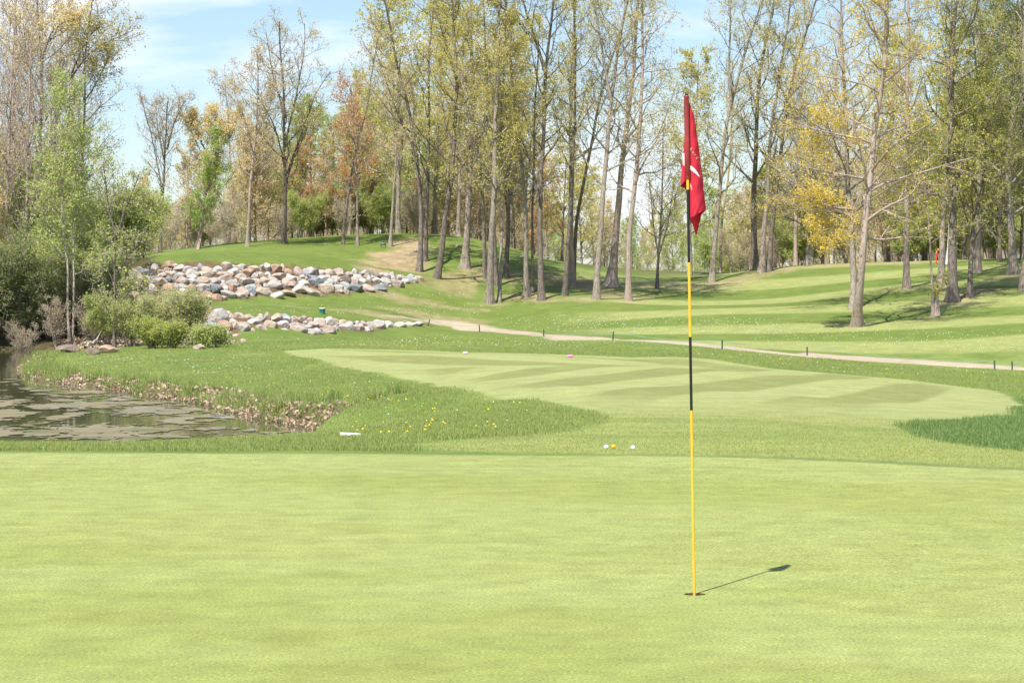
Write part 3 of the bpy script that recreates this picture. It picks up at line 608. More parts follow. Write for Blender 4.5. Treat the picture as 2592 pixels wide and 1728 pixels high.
# ---------------------------------------------------------------- trees
BARK = {'twig': barkmat('bark_twig', (.30, .24, .18), (.56, .47, .37)), 'grey': barkmat('bark_grey', (.15, .125, .10), (.43, .365, .305)), 'dark': barkmat('bark_dark', (.075, .062, .052), (.28, .235, .20)), 'pale': barkmat('bark_pale', (.30, .25, .20), (.62, .54, .46)),
        'brown': barkmat('bark_brown', (.22, .165, .12), (.46, .36, .28)), 'pinkgrey': barkmat('bark_pinkish', (.27, .20, .16), (.50, .41, .36)), 'birch': barkmat('bark_birch', (.45, .47, .50), (.80, .84, .90), 6, (2, 2, 5))}
LEAF = {'shade': [(.20, .27, .09), (.28, .36, .12), (.24, .29, .10), (.34, .40, .15)], 'yg': [(.54, .50, .13), (.70, .64, .22), (.62, .54, .15), (.50, .52, .16)], 'yellow': [(.78, .58, .07), (.86, .68, .13), (.70, .54, .10), (.74, .64, .18)], 'pale': [(.64, .60, .28), (.56, .55, .20), (.72, .66, .34), (.60, .52, .22)],  # shade repeats the green leaf darker: bank shade put into the leaf colour
        'green': [(.38, .48, .13), (.52, .59, .20), (.45, .53, .15), (.57, .61, .26)], 'bright': [(.33, .47, .10), (.44, .55, .16), (.28, .42, .08)], 'olive': [(.36, .39, .10), (.54, .53, .16), (.46, .44, .12), (.30, .35, .08)], 'deep': [(.13, .18, .07), (.20, .25, .09), (.17, .20, .08)],
        'brown': [(.68, .56, .36), (.76, .66, .42), (.64, .48, .30), (.64, .64, .30)], 'rust': [(.64, .34, .18), (.70, .46, .22), (.58, .32, .18)], 'buff': [(.80, .66, .30), (.84, .72, .36), (.74, .60, .28)], 'lime': [(.38, .46, .08), (.50, .56, .13), (.31, .40, .07)]}
LEAF = {k: leafmat('leaf_' + k, v, .5) for k, v in LEAF.items()}
def resample(P, K):
    P = np.asarray(P, float); d = np.r_[0, np.cumsum(np.linalg.norm(np.diff(P, axis=0), axis=1))]; t = np.linspace(0, d[-1], K)
    # smooth path through the points
    Q = np.stack([np.interp(t, d, P[:, k]) for k in range(3)], 1)
    for _ in range(2): Q[1:-1] = Q[1:-1] * .5 + (Q[:-2] + Q[2:]) * .25
    return Q
def tubes(P, R, sides):
    N_, K, _ = P.shape; T = np.empty_like(P); T[:, 1:-1] = P[:, 2:] - P[:, :-2]; T[:, 0] = P[:, 1] - P[:, 0]; T[:, -1] = P[:, -1] - P[:, -2]; T = norm(T)
    av = norm(P[:, -1] - P[:, 0]); ref = np.where(np.abs(av[:, 2:3]) > .8, np.array([[1., 0, 0]]), np.array([[0, 0, 1.]])); U = norm(np.cross(T, ref[:, None])); Vv = np.cross(T, U)
    a = np.arange(sides) / sides * 2 * pi
    ring = P[:, :, None] + (U[:, :, None] * np.cos(a)[None, None, :, None] + Vv[:, :, None] * np.sin(a)[None, None, :, None]) * R[:, :, None, None]
    ii = np.arange(N_ * K * sides).reshape(N_, K, sides); nx = np.roll(ii, -1, 2)
    f = np.stack([ii[:, :-1], nx[:, :-1], nx[:, 1:], ii[:, 1:]], -1).reshape(-1, 4)
    return ring.reshape(-1, 3), f
def grow(r, P, R, n, t0, t1, lf, ang, K=6, up=.1, curl=.16, rr=.5, rmin=.006, flat=0.0):
    N_, Kp = P.shape[:2]; M_ = N_ * n; par = np.repeat(np.arange(N_), n); ci = np.tile(np.arange(n), N_)
    t = t0 + (t1 - t0) * (ci + r.random(M_)) / n; q = t * (Kp - 1); i = np.minimum(q.astype(int), Kp - 2); f = (q - i)[:, None]
    p0 = P[par, i] * (1 - f) + P[par, i + 1] * f; r0 = R[par, i] * (1 - f[:, 0]) + R[par, i + 1] * f[:, 0]; T = norm(P[par, i + 1] - P[par, i])
    ref = norm(r.normal(size=(M_, 3))); U = norm(np.cross(T, ref)); Vv = np.cross(T, U); az = ci * 2.4 + r.random(M_) * 1.2 + np.repeat(r.random(N_) * 6.28, n)
    # use a common frame per parent, so children spread round it
    rp = norm(r.normal(size=(N_, 3)))[par]; U = norm(np.cross(T, rp)); Vv = np.cross(T, U)
    a = np.radians(r.uniform(ang[0], ang[1], M_)); d = T * np.cos(a)[:, None] + (U * np.cos(az)[:, None] + Vv * np.sin(az)[:, None]) * np.sin(a)[:, None]
    if flat: d[:, 2] *= 1 - flat; d = norm(d)
    pl = np.linalg.norm(np.diff(P, axis=1), axis=2).sum(1)[par]; Ln = lf(t, pl) * r.uniform(.65, 1.3, M_)
    out = np.empty((M_, K, 3)); out[:, 0] = p0; cu = d
    for k in range(1, K):
        cu = norm(cu + np.array([0, 0, up]) + r.normal(size=(M_, 3)) * curl); out[:, k] = out[:, k - 1] + cu * (Ln / (K - 1))[:, None]
    rad = np.maximum(np.minimum(r0 * rr, Ln * .03 + .004), rmin)[:, None] * np.linspace(1, .3, K)[None]
    return out, np.maximum(rad, rmin * .6)
def leaves(r, P, m, size, jit=.12, t0=.25):
    N_, K = P.shape[:2]; par = np.repeat(np.arange(N_), m); q = (t0 + (1 - t0) * r.random(N_ * m)) * (K - 1); i = np.minimum(q.astype(int), K - 2); f = (q - i)[:, None]
    p = P[par, i] * (1 - f) + P[par, i + 1] * f + r.normal(size=(N_ * m, 3)) * jit
    return quads_rand(r, p, size, .75, .75)
def make_tree_meshes(seed, paths, r0, o):
    """paths: list of (K,3) polylines from the base; first is the trunk"""
    r = np.random.default_rng(seed); tv, tf_, off = [], [], 0
    Ps, Rs = [], []
    KT = 16
    for i, (P, ra, rb) in enumerate(paths):
        Q = resample(P, KT); ln = np.linalg.norm(np.diff(Q, axis=0), axis=1).sum(); Q[1:] += np.cumsum(r.normal(size=(KT - 1, 3)) * [ln * .0022] * np.array([1, 1, 0]), axis=0) * 1.0
        R_ = ra + (rb - ra) * np.linspace(0, 1, KT) ** .85; Ps.append(Q); Rs.append(R_)
    P0 = np.stack(Ps); R0 = np.stack(Rs)
    for i in range(len(Ps)):
        Q, R_ = Ps[i], Rs[i]
        if i == 0:                                   # denser trunk with a flared, lobed foot
            Q2 = resample(Q, 40); t = np.linspace(0, 1, 40); R2 = np.interp(t, np.linspace(0, 1, KT), R_); hgt = Q2[:, 2] - Q2[0, 2]
            R2 = R2 * (1 + o.get('flare', .75) * np.exp(-hgt / (.45 + r0 * .8))); Vt, Ft = tubes(Q2[None], R2[None], 12)
            Vr = Vt.reshape(40, 12, 3); aa = np.arange(12) / 12 * 2 * pi; lob = 1 + (.16 * np.exp(-hgt / .8)[:, None] + .03) * np.sin(aa * 4 + r.uniform(0, 6))[None] + r.normal(size=(40, 12)) * .02
            Vr = Q2[:, None] + (Vr - Q2[:, None]) * lob[:, :, None]; Vt = Vr.reshape(-1, 3)
        else: Vt, Ft = tubes(Q[None], R_[None], 8)
        tv.append(Vt); tf_.append(Ft + off); off += len(Vt)
    cr_ = o.get('spread', 3.0); n1_ = o.get('n1', 20); up = o.get('up', .10)
    t0 = o.get('t0', .3)
    prof = o.get('prof', lambda t: np.clip(1.15 - .75 * np.clip((t - t0) / (1 - t0), 0, 1) ** 1.6, .2, 1.2))
    L1, R1 = grow(r, P0[:1], R0[:1], n1_, t0, .99, lambda t, pl: cr_ * prof(t), o.get('ang', (38, 68)), 8, up, .14, .5, .014, o.get('flat', 0))
    if len(paths) > 1:
        nf = o.get('nf', 9); La, Ra = grow(r, P0[1:], R0[1:], nf, .2, .99, lambda t, pl: np.minimum(cr_ * .85, pl * .5) * (1.1 - .5 * t), (30, 62), 8, up, .14, .5, .014)
        L1 = np.concatenate([L1, La]); R1 = np.concatenate([R1, Ra])
    L2, R2 = grow(r, L1, R1, o.get('n2', 6), .22, .98, lambda t, pl: pl * .46 * (1.15 - .5 * t), (28, 62), 6, up * .8, .17, .55, .008)
    L3, R3 = grow(r, L2, R2, o.get('n3', 6), .15, 1.0, lambda t, pl: np.clip(pl * .5, .3, 1.0), (25, 60), 4, up * .6, .18, .6, o.get('tw', .0075))
    V1, F1 = tubes(L1, R1, 6); tv.append(V1); tf_.append(F1 + off); off += len(V1)
    V2, F2 = tubes(L2, R2, 4); tv.append(V2); tf_.append(F2 + off)
    tm = mesh_np('trunk', np.concatenate(tv), np.concatenate(tf_), smooth=True)
    V3, F3 = tubes(L3, R3, 3)
    lk = int(round(o.get('lm', 4) * (1.45 if 'stop' not in o else 1.0)))
    if lk > 0:
        Lt = L3
        if o.get('clump', 0): cs = fbm(L3[:, 0, 0] * .5 + L3[:, 0, 1] * .3 + 50, L3[:, 0, 2] * .5 + 20, seed, 2); Lt = L3[cs > o['clump']]
        V4, F4 = leaves(r, Lt, lk, o.get('ls', .098), o.get('jit', .10))
        Vc = np.concatenate([V3, V4]); Fc = np.concatenate([F3, F4 + len(V3)]); mi = np.r_[np.zeros(len(F3)), np.ones(len(F4))]
    else: Vc, Fc, mi = V3, F3, np.zeros(len(F3))
    cm = mesh_np('crown', Vc, Fc, smooth=False, midx=mi)
    return tm, cm
GREG = {}
def reg(o, px, group, fmt):
    GREG.setdefault(group, []).append((px, o, fmt)); o['group'] = group
def put_tree(name, cat, tm, cm, bark, leaf, loc, rz=0, sc=1.0, label=None):
    root = empty(name, loc, rz); root.scale = (sc, sc, sc) if np.isscalar(sc) else sc; tag(root, label, cat)
    if not tm.materials: tm.materials.append(BARK[bark])
    if not cm.materials: cm.materials.append(BARK['twig']); cm.materials.append(LEAF[leaf])
    t = bpy.data.objects.new('trunk', tm); COL.objects.link(t); t.parent = root
    c = bpy.data.objects.new('crown', cm); COL.objects.link(c); c.parent = root
    return root
def traced(seed, label, base, path, wpx, H=21, bark='grey', leaf='yg', forks=(), **o):
    """a tree whose trunk follows a traced line; base=(px,py) where it meets the turf"""
    g = gpt(*base[:2])
    if len(base) > 2: g = at(base[0], base[1], base[2])
    g[2] = gz(g[0], g[1]); D = g[1] + o.get('dD', 0); rng_ = np.random.default_rng(seed); dy = np.cumsum(rng_.normal(0, .25, 12))
    pts = [g - [0, 0, .15]] + [at(px, py, D) for px, py in path]; pts = [np.array([p[0], p[1] + dy[i] * (i > 0), p[2]]) for i, p in enumerate(pts)]
    if pts[-1][2] < g[2] + H and not o.get('stop'):
        d = pts[-1] - pts[-2]; d = d / max(d[2], .5); d[0] = np.clip(d[0], -.2, .2); d[1] = 0; hh = g[2] + H - pts[-1][2]; pts.append(pts[-1] + d * hh * [.7, 1, 1])
    org = g.copy(); pl = [p - org for p in pts]; r0 = wpx * D / F / 2 * .9
    paths = [(np.array(pl), r0, .02 + r0 * .12)]
    for f in forks:
        fp = [at(px, py, D + f.get('dy', 0) * i / len(f['p'])) - org for i, (px, py) in enumerate(f['p'])]
        if f.get('ext', 0): d = fp[-1] - fp[-2]; fp.append(fp[-1] + d / np.linalg.norm(d) * f['ext'])
        paths.append((np.array(fp), f['w'] * D / F / 2, .02))
    tm, cm = make_tree_meshes(seed, paths, r0, o)
    return put_tree('tree', 'tree', tm, cm, bark, leaf, tuple(org), label=label)
T = traced
# the grove on the hump, left to right
G = 'trees of the grove'
T(1, 'slim dark tree leaning left at the end of the upper stone wall', (1061, 688), [(1071, 523), (1065, 468), (1057, 397), (1045, 310), (1029, 220), (1005, 120), (980, 33)], 14, 19, 'dark', 'pale', forks=[dict(p=[(1055, 390), (1010, 300), (975, 200), (950, 130)], w=6)], t0=.32, spread=2.8, n1=18, lm=3)
T(2, 'slim dark tree just behind and right of the leaning leftmost one of the grove', (1076, 660), [(1087, 496), (1094, 331), (1090, 210), (1100, 100)], 11, 19, 'dark', 'yg', t0=.3, spread=2.6, n1=18, lm=4)
T(3, 'dark tree with a curved trunk bowing right from its foot, near the bare sandy slope', (1105, 704), [(1123, 567), (1139, 468), (1148, 331), (1148, 165), (1140, 60)], 17, 20, 'dark', 'yg', forks=[dict(p=[(1148, 180), (1125, 90), (1105, 0)], w=8, ext=3)], t0=.25, spread=3.2, n1=22, lm=6)
T(4, 'stout tree with a wide flared foot standing back on the hump', (1177, 678), [(1184, 579), (1189, 441), (1195, 280), (1190, 120)], 20, 19, 'grey', 'yg', t0=.25, spread=3.2, n1=22, lm=6, flare=1.2)
T(5, 'tall straight grey tree nearest the path, its foot in the mown grass', (1240, 767), [(1244, 634), (1250, 496), (1258, 358), (1263, 165), (1272, 20)], 20, 21, 'grey', 'yg', t0=.26, spread=3.4, n1=26, lm=7)
T(6, 'thin straight tree beside the tall grey one nearest the path', (1263, 765), [(1269, 496), (1266, 331), (1275, 200)], 9.5, 16, 'grey', 'yg', t0=.3, spread=2.2, n1=18, lm=5)
T(7, 'dark trunk partly hidden behind the tall grey tree nearest the path', (1256, 724), [(1252, 580), (1246, 430), (1240, 250)], 13, 17, 'dark', 'yg', t0=.3, spread=2.8, n1=18, lm=5)
T(8, 'short stubby tree peeping out left of the tall grey tree nearest the path', (1229, 705), [(1230, 600), (1222, 480), (1210, 380)], 13, 12, 'grey', 'brown', t0=.3, spread=2.6, n1=16, lm=4)
T(9, 'dark slanting tree in the shade with orange tinted low leaves', (1280, 702), [(1288, 560), (1285, 440), (1275, 330)], 15, 14, 'dark', 'brown', t0=.22, spread=3.0, n1=20, lm=5)
T(10, 'grey tree left of a thin companion, in front of the shaded slope', (1334, 750), [(1332, 551), (1330, 468), (1318, 360), (1300, 200)], 15, 18, 'grey', 'pale', t0=.3, spread=2.6, n1=18, lm=4)
T(11, 'thin companion tree between two thicker trunks before the shaded slope', (1347, 740), [(1349, 579), (1352, 430), (1362, 280)], 9, 16, 'dark', 'yg', t0=.35, spread=2.2, n1=16, lm=4)
T(12, 'dark tree dividing high up into two great upright limbs at the middle of the grove', (1371, 760), [(1363, 551), (1370, 441), (1376, 331), (1379, 176), (1392, 90), (1405, 0)], 17, 21, 'dark', 'yg', forks=[dict(p=[(1379, 180), (1358, 110), (1338, 60), (1325, 10)], w=10, ext=3), dict(p=[(1362, 500), (1346, 420), (1321, 358), (1290, 300)], w=8, ext=1), dict(p=[(1338, 90), (1305, 45), (1250, 5)], w=7, ext=2)], t0=.35, spread=3.2, n1=20, lm=5)
T(13, 'dark upright trunk, left member of the three crowded dark trunks', (1429, 748), [(1434, 551), (1440, 441), (1446, 280), (1440, 100)], 14, 20, 'dark', 'pale', t0=.35, spread=2.6, n1=18, lm=3)
T(14, 'thick upright trunk at the back of the three crowded dark trunks', (1447, 726), [(1448, 551), (1454, 460), (1450, 300), (1460, 120)], 18, 20, 'grey', 'pale', t0=.35, spread=2.8, n1=20, lm=3)
T(15, 'dark trunk slanting up to the right, right member of the three crowded trunks', (1452, 722), [(1465, 523), (1487, 430), (1509, 275), (1545, 150), (1575, 83)], 12, 20, 'dark', 'yg', t0=.35, spread=3.0, n1=20, lm=4)
T(16, 'straight brown-grey tree that forks like a Y near the top of the picture', (1509, 758), [(1520, 551), (1531, 441), (1547, 275), (1560, 180), (1580, 60)], 18, 21, 'grey', 'pale', forks=[dict(p=[(1549, 260), (1532, 190), (1520, 110), (1500, 20)], w=9, ext=2)], t0=.3, spread=3.0, n1=22, lm=4)
T(17, 'pale old tree with a broad swollen foot, leaning right behind the others', (1545, 724), [(1561, 579), (1575, 468), (1586, 358), (1600, 220)], 23, 19, 'pinkgrey', 'pale', t0=.35, spread=3.2, n1=18, lm=3, flare=1.3)
T(18, 'tall pinkish grey tree with thin bare side twigs, just left of the red flag', (1590, 761), [(1596, 551), (1611, 386), (1622, 220), (1619, 55)], 17, 21, 'pinkgrey', 'pale', forks=[dict(p=[(1600, 500), (1620, 420), (1660, 360), (1700, 250)], w=6, ext=1)], t0=.28, spread=3.0, n1=26, lm=3, ang=(45, 80), up=.04)
T(19, 'small dark round-headed tree directly behind the flagstick on the left', (1663, 731), [(1668, 640), (1672, 560)], 9, 9.5, 'dark', 'pale', forks=[dict(p=[(1667, 650), (1655, 580), (1648, 500)], w=5, ext=1), dict(p=[(1668, 640), (1690, 570), (1700, 510)], w=5, ext=1)], t0=.25, spread=2.4, n1=16, lm=1)
# right of the flag
T(20, 'grey tree bending right, first one to the right of the flagstick', (1801, 714), [(1819, 523), (1833, 386), (1849, 275), (1868, 190), (1893, 100), (1940, 5)], 16, 20, 'grey', 'pale', forks=[dict(p=[(1851, 265), (1845, 180), (1846, 100), (1850, 20)], w=8, ext=2)], t0=.25, spread=3.4, n1=24, lm=4)
T(21, 'thin pale tree behind the bending one right of the flagstick', (1823, 690), [(1824, 551), (1844, 468), (1850, 330)], 8, 14, 'pinkgrey', 'pale', t0=.3, spread=2.2, n1=16, lm=2)
T(22, 'dark tall tree, left one of the trio on the slope crest', (1913, 684), [(1907, 496), (1910, 358), (1918, 248), (1932, 138), (1952, 30)], 19, 20, 'dark', 'yg', t0=.25, spread=3.0, n1=22, lm=4, flare=1.1)
T(23, 'middle pale-footed tree of the trio on the slope crest', (1927, 690), [(1935, 579), (1948, 496), (1942, 380), (1975, 220)], 16, 18, 'grey', 'yg', t0=.35, spread=2.8, n1=18, lm=4)
T(24, 'right dark tree of the trio, sweeping up to the right', (1945, 687), [(1951, 579), (1968, 441), (1987, 275), (2026, 110), (2059, 28)], 14, 19, 'dark', 'yg', t0=.3, spread=3.2, n1=22, lm=4)
T(25, 'low crooked tree with pinkish tan buds and wide flat boughs', (2045, 670), [(2056, 600), (2070, 520), (2060, 450)], 22, 10, 'grey', 'brown', forks=[dict(p=[(2052, 630), (2090, 612), (2135, 618)], w=7, ext=1), dict(p=[(2060, 600), (2020, 560), (1975, 545)], w=6, ext=1)], t0=.15, spread=4.2, n1=26, lm=5, ang=(50, 85), up=.03)
T(26, 'nearest tree of the right slope, thick forked trunk with bare grey boughs reaching left', (2169, 826), [(2172, 689), (2180, 579), (2192, 441), (2210, 330), (2229, 220), (2248, 120), (2240, 20)], 25, 21, 'pinkgrey', 'yellow', forks=[dict(p=[(2165, 530), (2120, 527), (2080, 518), (2058, 503)], w=9, dy=-2), dict(p=[(2170, 560), (2130, 572), (2095, 580)], w=6, dy=-2, ext=.5), dict(p=[(2185, 410), (2150, 370), (2110, 345)], w=6, ext=1), dict(p=[(2222, 240), (2246, 170), (2225, 100)], w=7, ext=2)], t0=.2, spread=3.8, n1=34, lm=4, ang=(55, 92), up=0.03, curl=.2)
T(27, 'companion trunk close behind the nearest tree of the right slope', (2160, 783), [(2163, 606), (2158, 468), (2160, 330), (2150, 200)], 20, 18, 'grey', 'yellow', forks=[dict(p=[(2160, 520), (2100, 450), (2030, 400)], w=6, ext=1, dy=3), dict(p=[(2160, 440), (2080, 340), (2000, 270)], w=6, ext=1, dy=-2), dict(p=[(2160, 380), (2110, 280), (2070, 200)], w=6, ext=1, dy=1), dict(p=[(2160, 540), (2100, 510), (2020, 500)], w=5, ext=1, dy=-2)], t0=.25, spread=4.6, n1=34, lm=3, ls=.085, nf=6, ang=(50, 80), up=.05)
T(28, 'straight pale buff tree standing alone on the right slope', (2295, 731), [(2298, 551), (2295, 386), (2295, 248), (2304, 83), (2302, 0)], 19, 20, 'pinkgrey', 'yellow', t0=.2, spread=3.2, n1=32, lm=3, ang=(50, 85), up=.05)
T(29, 'broken jagged old stump with a thin live stem beside it', (2366, 802), [(2357, 700), (2356, 579), (2345, 520)], 8, 9, 'pinkgrey', 'olive', forks=[dict(p=[(2372, 800), (2371, 750), (2370, 700)], w=20), dict(p=[(2362, 802), (2360, 760), (2361, 712)], w=14)], t0=.4, spread=2.2, n1=12, lm=3, nf=1)
T(30, 'grey trunk left of the stout dark tree on the right slope', (2381, 723), [(2388, 579), (2400, 420), (2405, 260)], 18, 17, 'grey', 'olive', t0=.3, spread=3.2, n1=22, lm=7)
T(31, 'stout mottled dark tree, thickest trunk of the right slope', (2411, 764), [(2414, 579), (2418, 420), (2417, 165), (2433, 0)], 28, 20, 'dark', 'olive', forks=[dict(p=[(2416, 500), (2439, 413), (2462, 300)], w=9, ext=1)], t0=.25, spread=3.6, n1=24, lm=8)
T(32, 'dark slim tree right of the stout mottled one', (2455, 753), [(2458, 579), (2483, 496), (2500, 400), (2480, 280)], 15, 14, 'dark', 'olive', forks=[dict(p=[(2480, 505), (2455, 440), (2440, 370)], w=7, ext=1)], t0=.2, spread=3.8, n1=26, lm=9)
T(33, 'white-barked birch trunk seen between two dark trunks', (2398, 668), [(2403, 590), (2408, 500), (2405, 330)], 10, 14, 'birch', 'olive', t0=.4, spread=2.4, n1=14, lm=4)
T(34, 'broad-footed grey tree near the right edge, standing on the crest', (2565, 694), [(2558, 600), (2550, 450), (2570, 280)], 22, 17, 'grey', 'olive', t0=.2, spread=4.2, n1=26, lm=9, flare=1.2)
T(35, 'grey tree cut by the right edge of the picture', (2592, 736), [(2600, 600), (2605, 450), (2590, 250), (2600, 100)], 22, 19, 'grey', 'deep', t0=.25, spread=4.0, n1=26, lm=10)
T(36, 'tall tree with a pale crooked upper trunk forking at the top right', (2475, 690), [(2478, 500), (2478, 330), (2483, 193), (2521, 66), (2545, 0)], 17, 20, 'pinkgrey', 'deep', forks=[dict(p=[(2483, 190), (2488, 110), (2480, 40)], w=9, ext=2)], t0=.35, spread=3.0, n1=18, lm=3)
T(37, 'tall dark leafy tree behind, filling the top right corner', (2560, 668), [(2562, 480), (2568, 250), (2570, 120)], 18, 17, 'dark', 'deep', t0=.45, spread=3.4, n1=24, lm=14)
# left of the hump
T(40, 'tall elegant vase-shaped tree alone on the green mound', (719, 617), [(727, 468), (725, 380), (722, 250), (718, 150), (712, 60)], 13, 15.2, 'dark', 'pale', forks=[dict(p=[(727, 465), (700, 330), (660, 250), (610, 190)], w=6), dict(p=[(727, 440), (765, 330), (800, 230), (835, 180)], w=6), dict(p=[(724, 350), (752, 240), (770, 120), (768, 60)], w=6), dict(p=[(723, 300), (690, 180), (672, 80)], w=6), dict(p=[(727, 460), (745, 400), (790, 300)], w=4)], t0=.3, spread=2.4, n1=16, lm=2, nf=12, up=.08, stop=1)
T(41, 'tall thin pale-trunked tree left of the tall vase-shaped one', (626, 624), [(634, 523), (639, 413), (650, 300), (653, 230)], 10, 12, 'pinkgrey', 'brown', forks=[dict(p=[(640, 400), (620, 300), (590, 250), (555, 215)], w=5), dict(p=[(645, 350), (680, 280), (700, 230)], w=4)], t0=.3, spread=2.2, n1=18, lm=3)
T(42, 'round-topped tree with golden buff flowers and a forked dark trunk', (499, 655, 152), [(520, 520), (530, 450), (538, 420)], 11, 9.2, 'dark', 'buff', forks=[dict(p=[(536, 425), (515, 370), (490, 330), (480, 300)], w=6), dict(p=[(538, 420), (560, 370), (590, 340), (600, 300)], w=6), dict(p=[(538, 415), (545, 350), (545, 290)], w=6)], t0=.55, spread=2.2, n1=12, lm=7, nf=12, stop=1)
T(43, 'bare brownish tree with many ascending stems beyond the left end of the upper wall', (405, 651, 151), [(410, 496), (420, 400), (424, 300), (430, 260)], 9, 9.6, 'dark', 'brown', forks=[dict(p=[(412, 500), (395, 400), (370, 300), (358, 250)], w=5), dict(p=[(418, 420), (400, 330), (395, 270)], w=4), dict(p=[(422, 380), (445, 300), (468, 255)], w=5)], t0=.35, spread=1.9, n1=14, lm=1, nf=12, up=.14, stop=1)
T(44, 'narrow young tree in fresh bright green leaf at the foot of the golden one', (500, 657, 150), [(505, 600), (515, 520), (528, 470)], 7, 7.0, 'brown', 'bright', t0=.12, spread=1.3, n1=20, lm=6)
T(45, 'thin dark tree leaning right in the wood behind the mound', (868, 619), [(878, 500), (897, 400), (925, 300), (945, 190)], 9, 13, 'dark', 'brown', t0=.3, spread=2.4, n1=18, lm=3)
T(46, 'short grey trunk on the ridge right of the leaning dark one', (988, 624), [(993, 520), (1000, 430), (1003, 350)], 9, 11, 'grey', 'brown', t0=.35, spread=2.4, n1=18, lm=4)
T(47, 'brownish tree in the wood behind the mound, close right of the tall vase-shaped one', (905, 622), [(910, 500), (905, 420)], 8, 10, 'grey', 'rust', t0=.3, spread=2.4, n1=18, lm=4)
# left bank, traced ones
T(50, 'slim pale kinked tree at the water edge, left one of the twins', (177, 872), [(168, 760), (172, 690), (178, 655), (160, 615), (157, 551), (165, 420), (170, 300)], 7, 11, 'pale', 'green', t0=.3, spread=2.0, n1=22, lm=5)
T(51, 'slim pale-barked twin just right of the kinked one at the water edge', (184, 870), [(190, 760), (192, 700), (186, 600), (190, 480)], 6, 8.5, 'pale', 'green', t0=.35, spread=1.8, n1=18, lm=5)
T(52, 'forked young tree in light green leaf nearest the pale shrub on the left bank', (290, 880), [(292, 760), (295, 634), (294, 590)], 9, 5.6, 'dark', 'green', forks=[dict(p=[(295, 600), (275, 540), (268, 480), (262, 420)], w=5), dict(p=[(295, 595), (316, 535), (335, 490), (352, 440)], w=5), dict(p=[(318, 530), (360, 520), (392, 515)], w=3), dict(p=[(292, 700), (330, 640), (360, 610)], w=3), dict(p=[(291, 760), (330, 735), (360, 730)], w=3)], t0=.2, spread=1.25, n1=14, n2=5, n3=5, lm=2, nf=9, stop=1)
T(53, 'tall dark tree of the left bank with branches arching far out to the right', (195, 800), [(196, 600), (205, 400), (215, 240), (222, 150), (235, 60)], 10, 15, 'dark', 'pale', forks=[dict(p=[(200, 330), (165, 250), (140, 200)], w=4), dict(p=[(170, 210), (220, 140), (262, 110), (320, 85)], w=5), dict(p=[(212, 260), (245, 210), (280, 140)], w=4), dict(p=[(180, 190), (215, 110), (250, 60)], w=5)], t0=.25, spread=2.6, n1=20, lm=2, nf=12)
T(54, 'dark tree of the left bank whose arching branch reaches right near the picture top', (100, 810), [(102, 600), (104, 400), (108, 200), (100, 60)], 13, 16, 'dark', 'buff', forks=[dict(p=[(106, 150), (130, 80), (170, 50), (200, 60)], w=6), dict(p=[(106, 260), (70, 160), (60, 60)], w=6)], t0=.3, spread=2.8, n1=22, lm=3)

# ---- kinds that are copied
def proto(seed, H, r0, bark, leaf, lean=.05, kind='single', **o):
    r = np.random.default_rng(seed)
    if kind == 'single':
        a = r.uniform(0, 6.28); P = np.array([[np.cos(a) * lean * H * t ** 1.5 + r.normal() * .05 * (t > 0), np.sin(a) * lean * H * t ** 1.5, H * t - .15 * (t == 0)] for t in np.linspace(0, 1, 6)]); paths = [(P, r0, .02)]
    else:
        paths = []
        for k in range(o.get('stems', 6)):
            a = r.uniform(0, 6.28); l_ = r.uniform(.15, .5) * o.get('open', 1); h = H * r.uniform(.65, 1); b = r.uniform(0, .25, 2) * [np.cos(a), np.sin(a)]
            paths.append((np.array([[b[0] + np.cos(a) * l_ * h * t ** 1.2, b[1] + np.sin(a) * l_ * h * t ** 1.2, h * t - .1 * (t == 0)] for t in np.linspace(0, 1, 5)]), r0 * r.uniform(.6, 1), .01))
    tm, cm = make_tree_meshes(seed, paths, r0, o); tm.materials.append(BARK[bark]); cm.materials.append(BARK['twig']); cm.materials.append(LEAF[leaf]); return tm, cm
PR = {
 'bare': [proto(200 + i, 15, .14, 'pinkgrey', 'brown', n1=24, t0=.2, spread=3.0, lm=1, n2=6, n3=6, up=.16, tw=.010, ang=(25, 55)) for i in range(3)],
 'brown': [proto(210 + i, 9, .10, 'brown', 'brown', n1=26, t0=.12, spread=2.4, lm=6, ls=.12, up=.1) for i in range(3)],
 'rust': [proto(220 + i, 8.5, .10, 'grey', 'rust', n1=24, t0=.12, spread=2.3, lm=5, ls=.12) for i in range(2)],
 'buff': [proto(225, 8.5, .10, 'grey', 'buff', n1=24, t0=.15, spread=2.3, lm=6, ls=.12)],
 'greenish': [proto(230 + i, 9.5, .12, 'grey', 'green', n1=26, t0=.1, spread=2.6, lm=6, ls=.12) for i in range(3)],
 'yg': [proto(240 + i, 13, .14, 'grey', 'yg', n1=26, t0=.2, spread=3.0, lm=6, ls=.13) for i in range(2)],
 'olive': [proto(245 + i, 10, .14, 'dark', 'olive', n1=28, t0=.12, spread=3.2, lm=11, ls=.13) for i in range(2)],
 'shrub': [proto(250 + i, 4.2, .04, 'brown', 'green', kind='multi', stems=7, n1=12, nf=9, t0=.1, spread=1.4, lm=5, ls=.095) for i in range(3)],
 'brush': [proto(260 + i, 3.8, .03, 'pale', 'brown', kind='multi', stems=10, open=.8, n1=9, nf=7, t0=.1, spread=1.1, n2=5, n3=4, lm=1, ls=.09, tw=.009) for i in range(2)],
 'darkshrub': [proto(270 + i, 4.8, .05, 'dark', 'shade', kind='multi', stems=9, open=.8, n1=12, nf=9, t0=.05, spread=1.5, lm=2, ls=.10) for i in range(2)],
}
